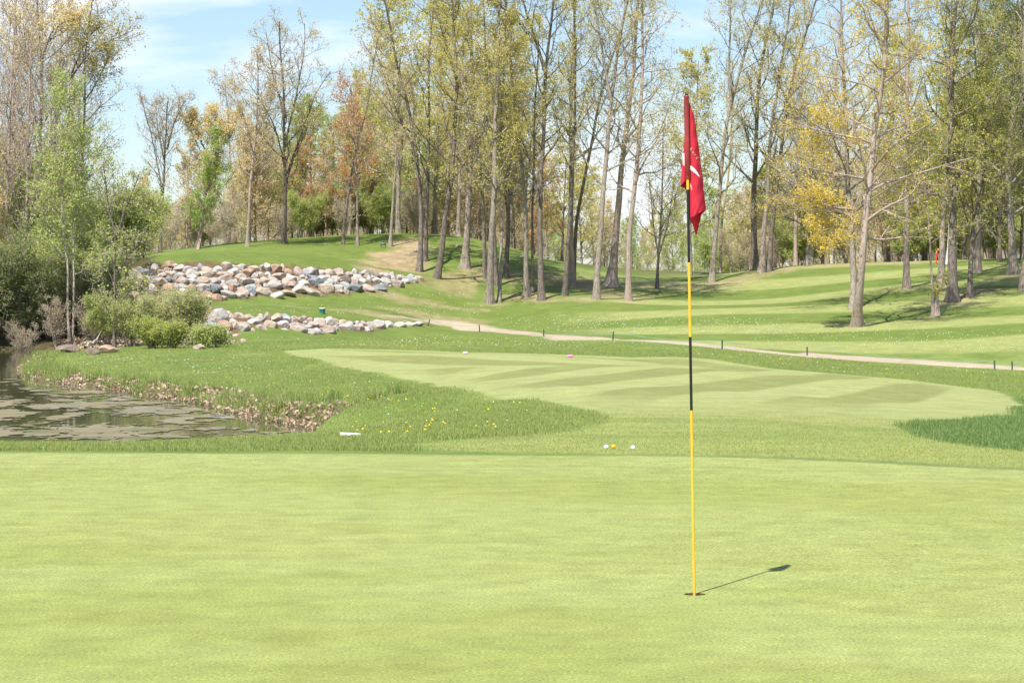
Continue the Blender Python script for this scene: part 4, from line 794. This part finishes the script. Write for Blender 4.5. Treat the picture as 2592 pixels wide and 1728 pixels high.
DESC = {'bare': ('tree', 'tree', 'bare twiggy pinkish grey tree'), 'brown': ('tree', 'tree', 'brown-budded tree'), 'rust': ('tree', 'tree', 'rust-tinted young tree'), 'buff': ('tree', 'tree', 'buff-flowered tree'), 'greenish': ('tree', 'tree', 'fresh green leafy tree'), 'yg': ('tree', 'tree', 'yellow-green budding tree'), 'olive': ('tree', 'tree', 'olive green leafy tree'),
        'shrub': ('shrub', 'shrub', 'fresh green bushy shrub'), 'brush': ('shrub', 'shrub', 'bare brown scrubby bush'), 'darkshrub': ('shrub', 'shrub', 'dense dark green bush')}
PCNT = {}
def place(kind, px, D, sc, group, where, rng):
    k = PCNT.get(kind, 0); PCNT[kind] = k + 1; tm, cm = PR[kind][k % len(PR[kind])]; sc = sc * (.66 if (group == g1 or 'left wood' in group) and px < 590 else 1); X = (px - CX) / F * D; z = gz(X, D); nm, cat, de = DESC[kind]
    o = put_tree(nm, cat, tm, cm, 'grey', 'green', (X, D, z - .05), rng.uniform(0, 6.28), (sc * rng.uniform(.85, 1.15), sc * rng.uniform(.85, 1.15), sc))
    reg(o, px, group, de + ', %s from left ' + where)
rng = np.random.default_rng(77)
def band(kinds, probs, n, x0, x1, d0, d1, s0, s1, group, where):
    xs = np.linspace(x0, x1, n) + rng.normal(0, (x1 - x0) / n * .35, n)
    for px in xs: place(str(rng.choice(kinds, p=probs)), px, rng.uniform(d0, d1), rng.uniform(s0, s1), group, where, rng)
g1 = 'woodland behind the green mound'; w1 = 'in wood behind the mound'
band(['brown', 'rust', 'greenish', 'buff', 'brush'], [.36, .12, .32, .12, .08], 26, 330, 1180, 163, 180, .62, 1.0, g1, w1)
band(['brown', 'rust', 'greenish', 'bare', 'yg'], [.30, .12, .26, .18, .14], 20, 330, 1260, 182, 225, .85, 1.2, g1, w1)
band(['brush', 'shrub', 'brown'], [.35, .4, .25], 22, 430, 1080, 160, 168, .6, .95, 'undergrowth behind the green mound', 'in undergrowth behind the mound')
for px, D, s_ in [(790, 165, .95), (840, 172, .9), (760, 178, 1.05)]: place('greenish', px, D, s_, g1, w1, rng)
g2 = 'distant trees seen between the grove trunks'; w2 = 'among distant trees through the grove'
band(['greenish', 'yg', 'brown'], [.55, .25, .2], 22, 1280, 1860, 250, 330, .8, 1.15, g2, w2)
band(['brown', 'rust', 'yg'], [.5, .2, .3], 12, 1120, 1420, 168, 200, .6, .95, g2, w2)
band(['brown', 'brush', 'greenish'], [.35, .1, .55], 24, 250, 1260, 228, 262, 1.0, 1.3, 'trees deep in the left wood', 'deep in the left wood')
band(['brown', 'brush', 'greenish', 'shrub'], [.4, .3, .15, .15], 34, 1800, 2700, 208, 262, .8, 1.1, 'trees deep in the right wood', 'deep in the right wood')
band(['brush', 'shrub'], [.5, .5], 26, -150, 350, 132, 150, .7, 1.0, 'undergrowth at the back of the left bank', 'of bushes at the back of left bank')
g3 = 'woodland behind the right slope'; w3 = 'in wood behind right slope'
band(['brown', 'bare', 'yg', 'olive', 'buff'], [.4, .25, .15, .12, .08], 30, 1900, 2640, 166, 205, .65, 1.0, g3, w3)
band(['bare', 'yg', 'brown', 'olive'], [.45, .3, .15, .1], 10, 2020, 2680, 165, 200, 1.0, 1.3, g3, w3)
band(['brush', 'shrub', 'brown'], [.3, .35, .35], 22, 1860, 2640, 164, 176, .6, 1.0, 'undergrowth behind the right slope', 'in undergrowth behind right slope')
for px, D, s_ in [(2340, 166, .9), (2440, 162, 1.0), (2530, 150, .9), (2590, 152, 1.2)]: place('olive', px, D, s_, g3, w3, rng)
g2b = 'tall background trees of the grove'
for px, D in [(1010, 158), (1100, 165), (1160, 160), (1290, 170), (1745, 166)]:
    place('yg', px, D, rng.uniform(1.0, 1.3), g2b, 'of tall ones behind the grove', rng)
# left bank
g4 = 'tall bare trees of the left bank'
for px, D, s_ in [(-60, 118, 1.1), (-10, 124, 1.15), (30, 116, 1.1), (70, 122, 1.1), (130, 120, 1.0), (165, 126, .95), (215, 128, .85), (-110, 112, 1.1), (10, 108, .95), (60, 108, .9), (100, 130, 1.15)]: place('bare', px, D, s_, g4, 'of bare ones on left bank', rng)
g5 = 'leafy trees of the left bank'; w5 = 'of leafy ones on left bank'
for px, D, s_ in [(-70, 106, .75), (-20, 110, .8), (40, 109, .7), (90, 112, .72), (130, 109, .62), (210, 112, .55), (240, 117, .5), (170, 119, .75), (0, 120, .85), (60, 124, .9), (-120, 104, .8)]: place('greenish', px, D, s_, g5, w5, rng)
for px, D, s_ in [(20, 113, .85), (110, 118, .8), (-30, 104, .7), (170, 114, .55)]: place('brown', px, D, s_, g5, w5, rng)
g6 = 'bushes of the left bank'; w6 = 'of bushes along left bank'
for k_, px, D, s_ in [('darkshrub', -30, 102, .9), ('darkshrub', 20, 103, .95), ('darkshrub', 70, 102.5, .8), ('darkshrub', 120, 103.5, .75), ('shrub', 45, 105, 1.0), ('shrub', 100, 106, .95), ('shrub', 155, 106, .8), ('darkshrub', 215, 104, .7), ('shrub', 240, 108, .8),
                     ('shrub', 290, 106, .75), ('brush', 230, 101, .55), ('brush', 140, 101, .5), ('darkshrub', 270, 112, .7), ('darkshrub', -80, 101, 1.0), ('darkshrub', 0, 108, 1.1), ('darkshrub', 90, 112, 1.1), ('shrub', 190, 112, 1.0), ('darkshrub', 150, 116, 1.1), ('darkshrub', 50, 118, 1.2), ('shrub', 270, 100, .5), ('brush', 60, 100.3, .45)]: place(k_, px, D, s_, g6, w6, rng)
for group, L_i in GREG.items():
    for i, (px, o, fmt) in enumerate(sorted(L_i, key=lambda q: q[0])): o['label'] = fmt % ordn(i + 1)
# willow-like shrub and the yellow bush in front of the lower wall
def bush(seed, px, py, H, leaf, bark, label, **o):
    g = gpt(px, py); tm, cm = proto(seed, H, .025, bark, leaf, kind='multi', **o); return put_tree('shrub', 'shrub', tm, cm, bark, leaf, (g[0], g[1], gz(g[0], g[1])), 0, 1, label)
LEAF['willow'] = leafmat('leaf_willow', [(.46, .52, .16), (.58, .62, .24), (.52, .54, .22), (.40, .50, .14)], .5)
bush(301, 395, 876, 1.75, 'willow', 'brown', 'tall wispy willow shrub with upright stems, left of the lower stone wall', stems=26, open=.9, n1=8, nf=7, t0=.2, spread=.5, n2=4, n3=3, lm=3, ls=.06, up=.25, tw=.005, jit=.06)
bush(302, 475, 874, 1.9, 'willow', 'brown', 'tall wispy willow shrub touching the end of the lower stone wall', stems=26, open=.9, n1=8, nf=7, t0=.2, spread=.5, n2=4, n3=3, lm=3, ls=.06, up=.25, tw=.005, jit=.06)
bush(303, 330, 878, 1.5, 'willow', 'brown', 'low thin willow shrub beside the forked young tree', stems=12, open=1.0, n1=10, nf=8, t0=.1, spread=.7, n2=5, n3=4, lm=4, ls=.06, up=.25, tw=.005, jit=.06)
bush(304, 430, 866, 2.0, 'willow', 'brown', 'wispy willow shrub standing behind and between the two larger ones', stems=24, open=.8, n1=8, nf=7, t0=.2, spread=.5, n2=4, n3=3, lm=3, ls=.06, up=.25, tw=.005, jit=.06)
bush(305, 385, 882, .74, 'lime', 'brown', 'low dense yellow-green bush at the foot of the willow shrubs', stems=14, open=1.5, n1=10, nf=7, t0=.05, spread=.5, n2=4, n3=4, lm=5, ls=.065, jit=.06, up=.3)
bush(306, 428, 882, .62, 'lime', 'brown', 'smaller yellow-green bush on the right of the low dense one', stems=12, open=1.5, n1=10, nf=7, t0=.05, spread=.5, n2=4, n3=4, lm=4, ls=.065, jit=.06, up=.3)
bush(307, 530, 880, .55, 'green', 'brown', 'small dark green weed clump below the end of the lower wall', stems=10, open=1.6, n1=8, nf=6, t0=.05, spread=.4, n2=4, n3=4, lm=5, ls=.07, jit=.05)
# fallen wood
def log_(px0, py0, px1, py1, r_, label, dz=.1):
    a = gpt(px0, py0); b = gpt(px1, py1); a[2] += dz; b[2] += dz; P = resample([a, (a + b) / 2 + [0, .1, .12], b], 10); P[1:-1] += rng.normal(size=(8, 3)) * .04
    V1, F1 = tubes(P[None], (r_ * np.linspace(1, .6, 10))[None], 9); Lb, Rb = grow(rng, P[None], np.full((1, 10), r_), 5, .2, .9, lambda t, pl: .8, (40, 80), 5, .1, .2, .4, .012); V2, F2 = tubes(Lb, Rb, 5)
    tag(link('fallen_log', mesh_np('fallen_log', np.concatenate([V1, V2]), np.concatenate([F1, F2 + len(V1)]), smooth=True), mats=[BARK['pale']]), label, 'log')
log_(70, 862, 142, 853, .07, 'pale fallen branch lying along the shadowed far water edge')
log_(190, 846, 275, 832, .11, 'fallen log propped across the slope behind the forked young tree', .45)
log_(215, 885, 262, 862, .05, 'thin broken branch slanting down the littered bank')
# ---------------------------------------------------------------- the flagstick, its hole and the small things
def lathe(prof, n=32):
    a = np.arange(n) / n * 2 * pi; V = np.array([(r * cos(t), r * sin(t), z) for r, z in prof for t in a]); k = len(prof); ii = np.arange(k * n).reshape(k, n); nx = np.roll(ii, -1, 1)
    return V, np.stack([ii[:-1], nx[:-1], nx[1:], ii[1:]], -1).reshape(-1, 4)
M['soil'] = simple('cup_soil', (.16, .08, .045), .95, .1, .6, 90, .35); M['liner'] = simple('cup_liner', (.75, .75, .72), .5)
hc = empty('golf_hole', (HX, HY, HZ)); tag(hc, 'round golf hole cut in the near green, holding the flagstick', 'golf hole')
V_, f_ = lathe([(HR - .0005, .0), (HR - .001, -.012), (HR - .0012, -.028)], 40); link('soil_ring', mesh_np('soil_ring', V_, f_, smooth=True), hc, [M['soil']])
V_, f_ = lathe([(HR - .002, -.028), (HR - .003, -.029), (HR - .003, -.12), (.001, -.12)], 40); link('cup_liner', mesh_np('cup_liner', V_, f_, smooth=True), hc, [M['liner']])
PT = at(1737.4, 243, HY); PB = at(1757.6, 1508, HY); pd = (PT - PB) / np.linalg.norm(PT - PB)
fs = empty('flagstick', (HX, HY, HZ)); tag(fs, 'yellow and black striped golf flagstick with a limp red flag, standing in the hole', 'golf flag')
org = np.array([HX, HY, HZ])
def on_pole(py): t = (py - 1508) / (243 - 1508.); return PB + (PT - PB) * t
bands = [(1530, 1037, 'y'), (1037, 851, 'k'), (851, 663, 'y'), (663, 479, 'k'), (479, 300, 'y'), (300, 246, 'k')]
M['yellow'] = simple('pole_yellow', (.78, .46, .035), .32, .5, .05, 30, .05); M['black'] = simple('pole_black', (.010, .010, .012), .3, .5)
Vs, Fs, mi, off = [], [], [], 0
for a, b, c in bands:
    P = np.stack([on_pole(a), on_pole((a + b) / 2), on_pole(b)]); V_, f_ = tubes(P[None], np.full((1, 3), .0069), 20); Vs.append(V_ - org); Fs.append(f_ + off); off += len(V_); mi += [0 if c == 'y' else 1] * len(f_)
link('pole', mesh_np('pole', np.concatenate(Vs), np.concatenate(Fs), smooth=True, midx=mi), fs, [M['yellow'], M['black']])
def tube_prof(pys, rs, nm, mat):
    P = np.stack([on_pole(p) for p in pys]); V_, f_ = tubes(P[None], np.array([rs]), 24); return link(nm, mesh_np(nm, V_ - org, f_, smooth=True), fs, [mat])
M['sleeve'] = simple('sleeve_red', (.34, .045, .055), .45, .4, .15, 60, .15)
tube_prof([452.3, 452, 449, 443.5, 443, 350, 246.5, 246, 242.8, 242, 241.8], [.0068, .0105, .0118, .0118, .0128, .0126, .0126, .0132, .0132, .0108, .006], 'sleeve', M['sleeve'])
tube_prof([241.9, 241.5, 238.5, 238, 236, 235.6], [.001, .0088, .0088, .0055, .0050, .001], 'cap', M['black'])
Z7 = lambda zx, zy: (1600 + .28708 * zx, 200 + .28708 * zy)
def fpt(px, py, dy): return at(px, py, HY + dy) - org
RE = np.array([(508, 215), (522, 260), (545, 320), (558, 400), (572, 500), (590, 620), (605, 740), (622, 860), (632, 980), (643, 1080), (652, 1150)], float)
def Rx(zy): return np.interp(zy, RE[:, 1], RE[:, 0])
LEFT0 = 500.
def fdy(zx, zy):
    u_ = np.clip((zx - LEFT0) / (Rx(zy) - LEFT0 + 1e-6), 0, 1); w_ = (Rx(zy) - LEFT0) / 150
    return .012 - .034 * w_ * np.sin(u_ * pi * .62) + .07 * w_ * u_ ** 3 + .0022 * np.sin(zy * .035 + zx * .05) * u_ + .003 * sstep(1050, 1200, zy) * np.sin(zx * .14 + zy * .06)
nu_, nv_ = 18, 70
def sheet(fn):
    V = np.array([[fn(i / (nu_ - 1), j / (nv_ - 1)) for i in range(nu_)] for j in range(nv_)]).reshape(-1, 3); ii = np.arange(nu_ * nv_).reshape(nv_, nu_)
    return V, np.stack([ii[:-1, :-1], ii[:-1, 1:], ii[1:, 1:], ii[1:, :-1]], -1).reshape(-1, 4)
def s_front(u_, v):
    hem = 1250 - 60 * u_ ** .8 - 42 * u_ ** 3 - 14 * sin(u_ * 3.1); zy = 215 + (hem - 215) * v; zx = LEFT0 + (Rx(zy) - LEFT0) * u_
    return fpt(*Z7(zx, zy), float(fdy(zx, zy)))
def s_back(u_, v):
    hem = np.interp(u_, [0, .3, .45, .62, .8, 1], [1148, 1200, 1290, 1390, 1300, 1235]); zy = 215 + (hem - 215) * v; r_ = Rx(zy) if zy < 1150 else Rx(1150)
    zx = r_ + (512 - r_) * u_; d0 = float(fdy(Rx(zy), min(zy, 1150))); return fpt(*Z7(zx, zy), d0 + .065 * sin(u_ * pi) * min(1, v * 2) + .004 * sin(zy * .03 + u_ * 5) * v)
LE = np.array([(466, 430), (462, 520), (455, 620), (447, 690), (440, 760), (434, 850), (430, 900), (427, 945)], float)
def Lx(zy): return np.interp(zy, LE[:, 1], LE[:, 0])
def s_lf(u_, v):
    hem = 945 - 62 * u_; zy = 430 + (hem - 430) * v; zx = Lx(zy) + (482 - Lx(zy)) * u_; return fpt(*Z7(zx, zy), .016 - .012 * sin(u_ * pi) * v)
def s_lb(u_, v):
    hem = 945 + 32 * u_; zy = 430 + (hem - 430) * v; zx = Lx(zy) + (486 - Lx(zy)) * u_; return fpt(*Z7(zx, zy), .017 + .022 * sin(min(1, u_ * 1.3) * pi / 2) * v)
Vs, Fs, off = [], [], 0
for f in (s_front, s_back, s_lf, s_lb):
    V_, q_ = sheet(f); Vs.append(V_); Fs.append(q_ + off); off += len(V_)
M['flag'] = leafmat('flag_cloth', [(.64, .045, .075), (.64, .045, .075)], .22)
fl = link('flag', mesh_np('flag', np.concatenate(Vs), np.concatenate(Fs), smooth=True), fs, [M['flag']]); so = fl.modifiers.new('thickness', 'SOLIDIFY'); so.thickness = .0008; so.offset = 0
# printed lettering and marks on the cloth, following its folds
def ZB(a, b): return 1710 + .09564 * a, 350 + .09566 * b
def conform(px, py, left=False):
    zx, zy = (px - 1600) / .28708, (py - 200) / .28708
    if left:
        hem = 945 - 62 * np.clip((zx - Lx(zy)) / (482 - Lx(zy)), 0, 1); v = (zy - 430) / (hem - 430); uu = (zx - Lx(zy)) / (482 - Lx(zy)); return fpt(px, py, .016 - .012 * sin(np.clip(uu, 0, 1) * pi) * v - .0016)
    return fpt(px, py, float(fdy(zx, zy)) - .0016)
M['ink'] = simple('flag_ink_green', (.42, .46, .26), .7); M['white'] = simple('flag_white', (.85, .85, .85), .7)
letters = [('k', 408, 290, 52, 118), ('e', 468, 372, 50, 110), ('r', 520, 440, 48, 105), ('d', 575, 520, 60, 112), ('H', 628, 655, 78, 86), ('i', 650, 765, 82, 84), ('l', 662, 835, 84, 84), ('l', 674, 905, 84, 80), ('s', 688, 1000, 84, 86)]
Vs, Fs, off = [], [], 0
for ch, a, b, rot, size in letters:
    tcv = bpy.data.curves.new('t', 'FONT'); tcv.body = ch; tcv.align_x = 'CENTER'; tcv.align_y = 'CENTER'; tcv.resolution_u = 3; tcv.offset = .012; to = bpy.data.objects.new('t', tcv); COL.objects.link(to)
    dg = bpy.context.evaluated_depsgraph_get(); me = bpy.data.meshes.new_from_object(to.evaluated_get(dg)); bpy.data.objects.remove(to)
    me.calc_loop_triangles(); co = np.array([v.co[:] for v in me.vertices]); tri = np.array([t.vertices[:] for t in me.loop_triangles])
    th = radians(rot); X_ = co[:, 0] * size; Y_ = -co[:, 1] * size; A_ = a + X_ * cos(th) - Y_ * sin(th); B_ = b + X_ * sin(th) + Y_ * cos(th)
    if a > 600: A_ = a + (A_ - a) * .62
    Vs.append(np.array([conform(*ZB(p, q)) for p, q in zip(A_, B_)])); Fs.append(tri + off); off += len(co)
link('lettering', mesh_np('lettering', np.concatenate(Vs), np.concatenate(Fs)), fl, [M['ink']])
def strip(nm, up_, lo, mat, left=False):
    n = 14; t = np.linspace(0, 1, n); f = lambda P: [tuple(np.interp(t_, np.linspace(0, 1, len(P)), [p[k] for p in P]) for k in (0, 1)) for t_ in t]
    V = np.array([conform(*ZB(*p), left) for p in f(up_) + f(lo)]); q = np.array([[i, i + 1, n + i + 1, n + i] for i in range(n - 1)]); return link(nm, mesh_np(nm, V, q, smooth=True), fl, [mat])
strip('swoosh_mark', [(384, 712), (440, 752), (500, 805), (548, 860), (590, 920), (640, 1015)], [(384, 828), (430, 858), (480, 895), (530, 935), (575, 975), (622, 1022)], M['white'])
strip('numeral_bar', [(178, 402), (190, 560), (200, 722)], [(228, 400), (230, 560), (232, 720)], M['white'], True)
strip('leaf_mark', [(384, 1190), (400, 1200), (420, 1260), (440, 1365)], [(384, 1210), (386, 1250), (402, 1310), (420, 1370)], M['ink'])

# golf balls
def ballmat(nm, c):
    m, N, L = newmat(nm); o = N('ShaderNodeOutputMaterial'); p = N('ShaderNodeBsdfPrincipled'); p.inputs['Base Color'].default_value = (*c, 1); p.inputs['Roughness'].default_value = .3
    v = N('ShaderNodeTexVoronoi'); v.inputs['Scale'].default_value = 260; t = N('ShaderNodeTexCoord'); b = N('ShaderNodeBump'); b.inputs['Strength'].default_value = .5; b.inputs['Distance'].default_value = .001
    L(t.outputs['Object'], v.inputs['Vector']); L(v.outputs['Distance'], b.inputs['Height']); L(b.outputs[0], p.inputs['Normal']); L(p.outputs[0], o.inputs[0]); return m
def sphere(r_, n=4):
    bm = bmesh.new(); bmesh.ops.create_icosphere(bm, subdivisions=n, radius=r_); me = bpy.data.meshes.new('golf_ball'); bm.to_mesh(me); bm.free(); me.polygons.foreach_set('use_smooth', [True] * len(me.polygons)); return me
bw, bo = ballmat('ball_white', (.82, .82, .84)), ballmat('ball_orange', (.95, .42, .01))
for px, py, mt, lab in [(1534.5, 1130.5, bw, 'white golf ball lying left of the orange ball on the collar'), (1553, 1130, bo, 'bright orange golf ball between two white ones'), (1602, 1132.5, bw, 'white golf ball lying alone right of the orange ball, nearest the flagstick')]:
    g = gpt(px, py + 5.7); o = link('golf_ball', sphere(.0215), None, [mt], (g[0], g[1], gz(g[0], g[1]) + .0205)); tag(o, lab, 'golf ball', 'golf balls on the collar')
# pink tee markers
def rbox(nm, sx, sy, sz, bev, seg=3):
    bm = bmesh.new(); bmesh.ops.create_cube(bm, size=1); bmesh.ops.scale(bm, vec=(sx, sy, sz), verts=bm.verts); bmesh.ops.bevel(bm, geom=bm.edges[:], offset=bev, segments=seg, affect='EDGES', profile=.5)
    me = bpy.data.meshes.new(nm); bm.to_mesh(me); bm.free(); me.polygons.foreach_set('use_smooth', [True] * len(me.polygons)); return me
M['pink'] = simple('marker_pink', (.85, .22, .50), .4); M['pinkpale'] = simple('marker_pink_faded', (.88, .42, .66), .5)
for px, py, k_, lab in [(1178, 896.5, 'pinkpale', 'faded pale pink plastic marker on the far turf, left one of the pair'), (1443, 904.7, 'pink', 'bright pink plastic marker on the far turf, right one of the pair')]:
    g = gpt(px, py); tag(link('tee_marker', rbox('tee_marker', .155, .09, .085, .035, 4), None, [M[k_]], (g[0], g[1], gz(g[0], g[1]) + .04)), lab, 'marker', 'pink markers')
# green tub with a white lid on the terrace
M['tub'] = simple('tub_green', (.03, .17, .15), .4); M['lid'] = simple('tub_lid', (.80, .82, .80), .4)
g = gpt(816, 793); tb = empty('ball_basket', (g[0], g[1], gz(g[0], g[1]))); tag(tb, 'round dark green tub with a white lid on the grass above the lower stone wall', 'tub')
V_, f_ = lathe([(.001, 0), (.128, 0), (.132, .01), (.143, .165), (.150, .168), (.150, .178), (.144, .18), (.146, .20), (.158, .203), (.160, .235), (.001, .236)], 28); link('body', mesh_np('body', V_, f_, smooth=False), tb, [M['tub']])
V_, f_ = lathe([(.161, .232), (.165, .237), (.163, .252), (.12, .262), (.001, .266)], 28); link('lid', mesh_np('lid', V_, f_, smooth=True), tb, [M['lid']])
for a in (-1.9, -1.1): link('handle_slot', rbox('handle_slot', .05, .012, .022, .004, 1), tb, [M['black']], (.139 * cos(a), .139 * sin(a), .135)).rotation_euler = (0, 0, a + pi / 2)
# pipe end by the pond
M['pipe'] = simple('pipe_white', (.74, .72, .66), .6, .3, .3, 20, .12)
gp = gpt(886, 1106)[1]; P = np.array([at(861, 1099.5, gp), at(886, 1100.5, gp), at(912, 1102, gp + .05)]); P = resample(P, 6); V_, f_ = tubes(P[None], np.full((1, 6), .024), 14)
V2, f2 = tubes(P[None, ::-1], np.full((1, 6), .019), 14); tag(link('drain_pipe', mesh_np('drain_pipe', np.concatenate([V_, V2]), np.concatenate([f_, f2 + len(V_)]), smooth=True), mats=[M['pipe']]), 'short white drain pipe lying in the grass at the tip of the pond', 'pipe')
# rope fence along the path
M['post'] = simple('post_green', (.035, .085, .06), .5); M['rope'] = simple('rope_green', (.25, .36, .30), .8)
fe = empty('rope_fence', tuple(gpt(1551, 861))); tag(fe, 'low rope fence on short dark green posts along the near side of the path', 'fence'); fo = np.array(fe.location)
posts = [(1083, 825, -.28), (1214, 839.5, .06), (1376, 851, -.02), (1551, 860.5, -.1), (1828, 883, 0), (2043, 899.5, 0), (2518, 934.5, .04), (2562, 936, 0)]; tops = []
for px, py, ln in posts:
    g = gpt(px, py); z0 = gz(g[0], g[1]); h = .345; b = np.array([g[0], g[1], z0 - .05]); t = np.array([g[0] - ln * h, g[1], z0 + h]); P = np.stack([b, (b + t) / 2, t, t + [0, 0, .004]])
    V_, f_ = tubes(P[None], np.array([[.030, .030, .030, .002]]), 10); link('post', mesh_np('post', V_ - fo, f_, smooth=False), fe, [M['post']]); tops.append(t - [0, 0, .03])
tops.append(np.array([*gpt(2760, 950)[:2], 0])); tops[-1][2] = gz(tops[-1][0], tops[-1][1]) + .3
for i in range(len(tops) - 1):
    if i == 6: continue
    a, b = tops[i], tops[i + 1]; t = np.linspace(0, 1, 24)[:, None]; P = a * (1 - t) + b * t; sag = .04 * np.linalg.norm(b - a) ** .6; P[:, 2] -= (4 * t[:, 0] * (1 - t[:, 0])) * min(sag, .2)
    gzz = ground_z(P[:, 0], P[:, 1]) + .02; P[:, 2] = np.maximum(P[:, 2], gzz); V_, f_ = tubes(P[None], np.full((1, 24), .008), 6); link('rope', mesh_np('rope', V_ - fo, f_, smooth=True), fe, [M['rope']])
# small tee sign and course markers far off
M['sign'] = simple('sign_dark', (.05, .07, .11), .5); M['redp'] = simple('marker_red', (.62, .06, .04), .5); M['orangep'] = simple('marker_orange', (.70, .34, .08), .5)
g = gpt(970, 627); sgn = empty('tee_sign', (g[0], g[1], gz(g[0], g[1]))); tag(sgn, 'small dark blue sign board on two legs on the ridge of the mound', 'sign')
b_ = link('board', rbox('board', .34, .05, .16, .01, 1), sgn, [M['sign']], (0, 0, .24)); b_.rotation_euler = (radians(-20), 0, 0)
for sx in (-.13, .13): link('leg', rbox('leg', .035, .035, .26, .004, 1), sgn, [M['sign']], (sx, .02, .09))
g = gpt(2370, 668); mk = empty('course_marker', (g[0], g[1], gz(g[0], g[1]))); tag(mk, 'red post with an orange tag, half hidden beside a grey trunk on the right slope', 'marker post')
V_, f_ = lathe([(.045, -.1), (.045, .75), (.03, .80), (.001, .81)], 12); link('post', mesh_np('post', V_, f_, smooth=True), mk, [M['redp']])
link('marker_tag', rbox('marker_tag', .06, .02, .2, .005, 1), mk, [M['orangep']], (.01, -.06, .72)); link('cap_flag', rbox('cap_flag', .13, .02, .11, .005, 1), mk, [M['redp']], (.10, -.05, .86))
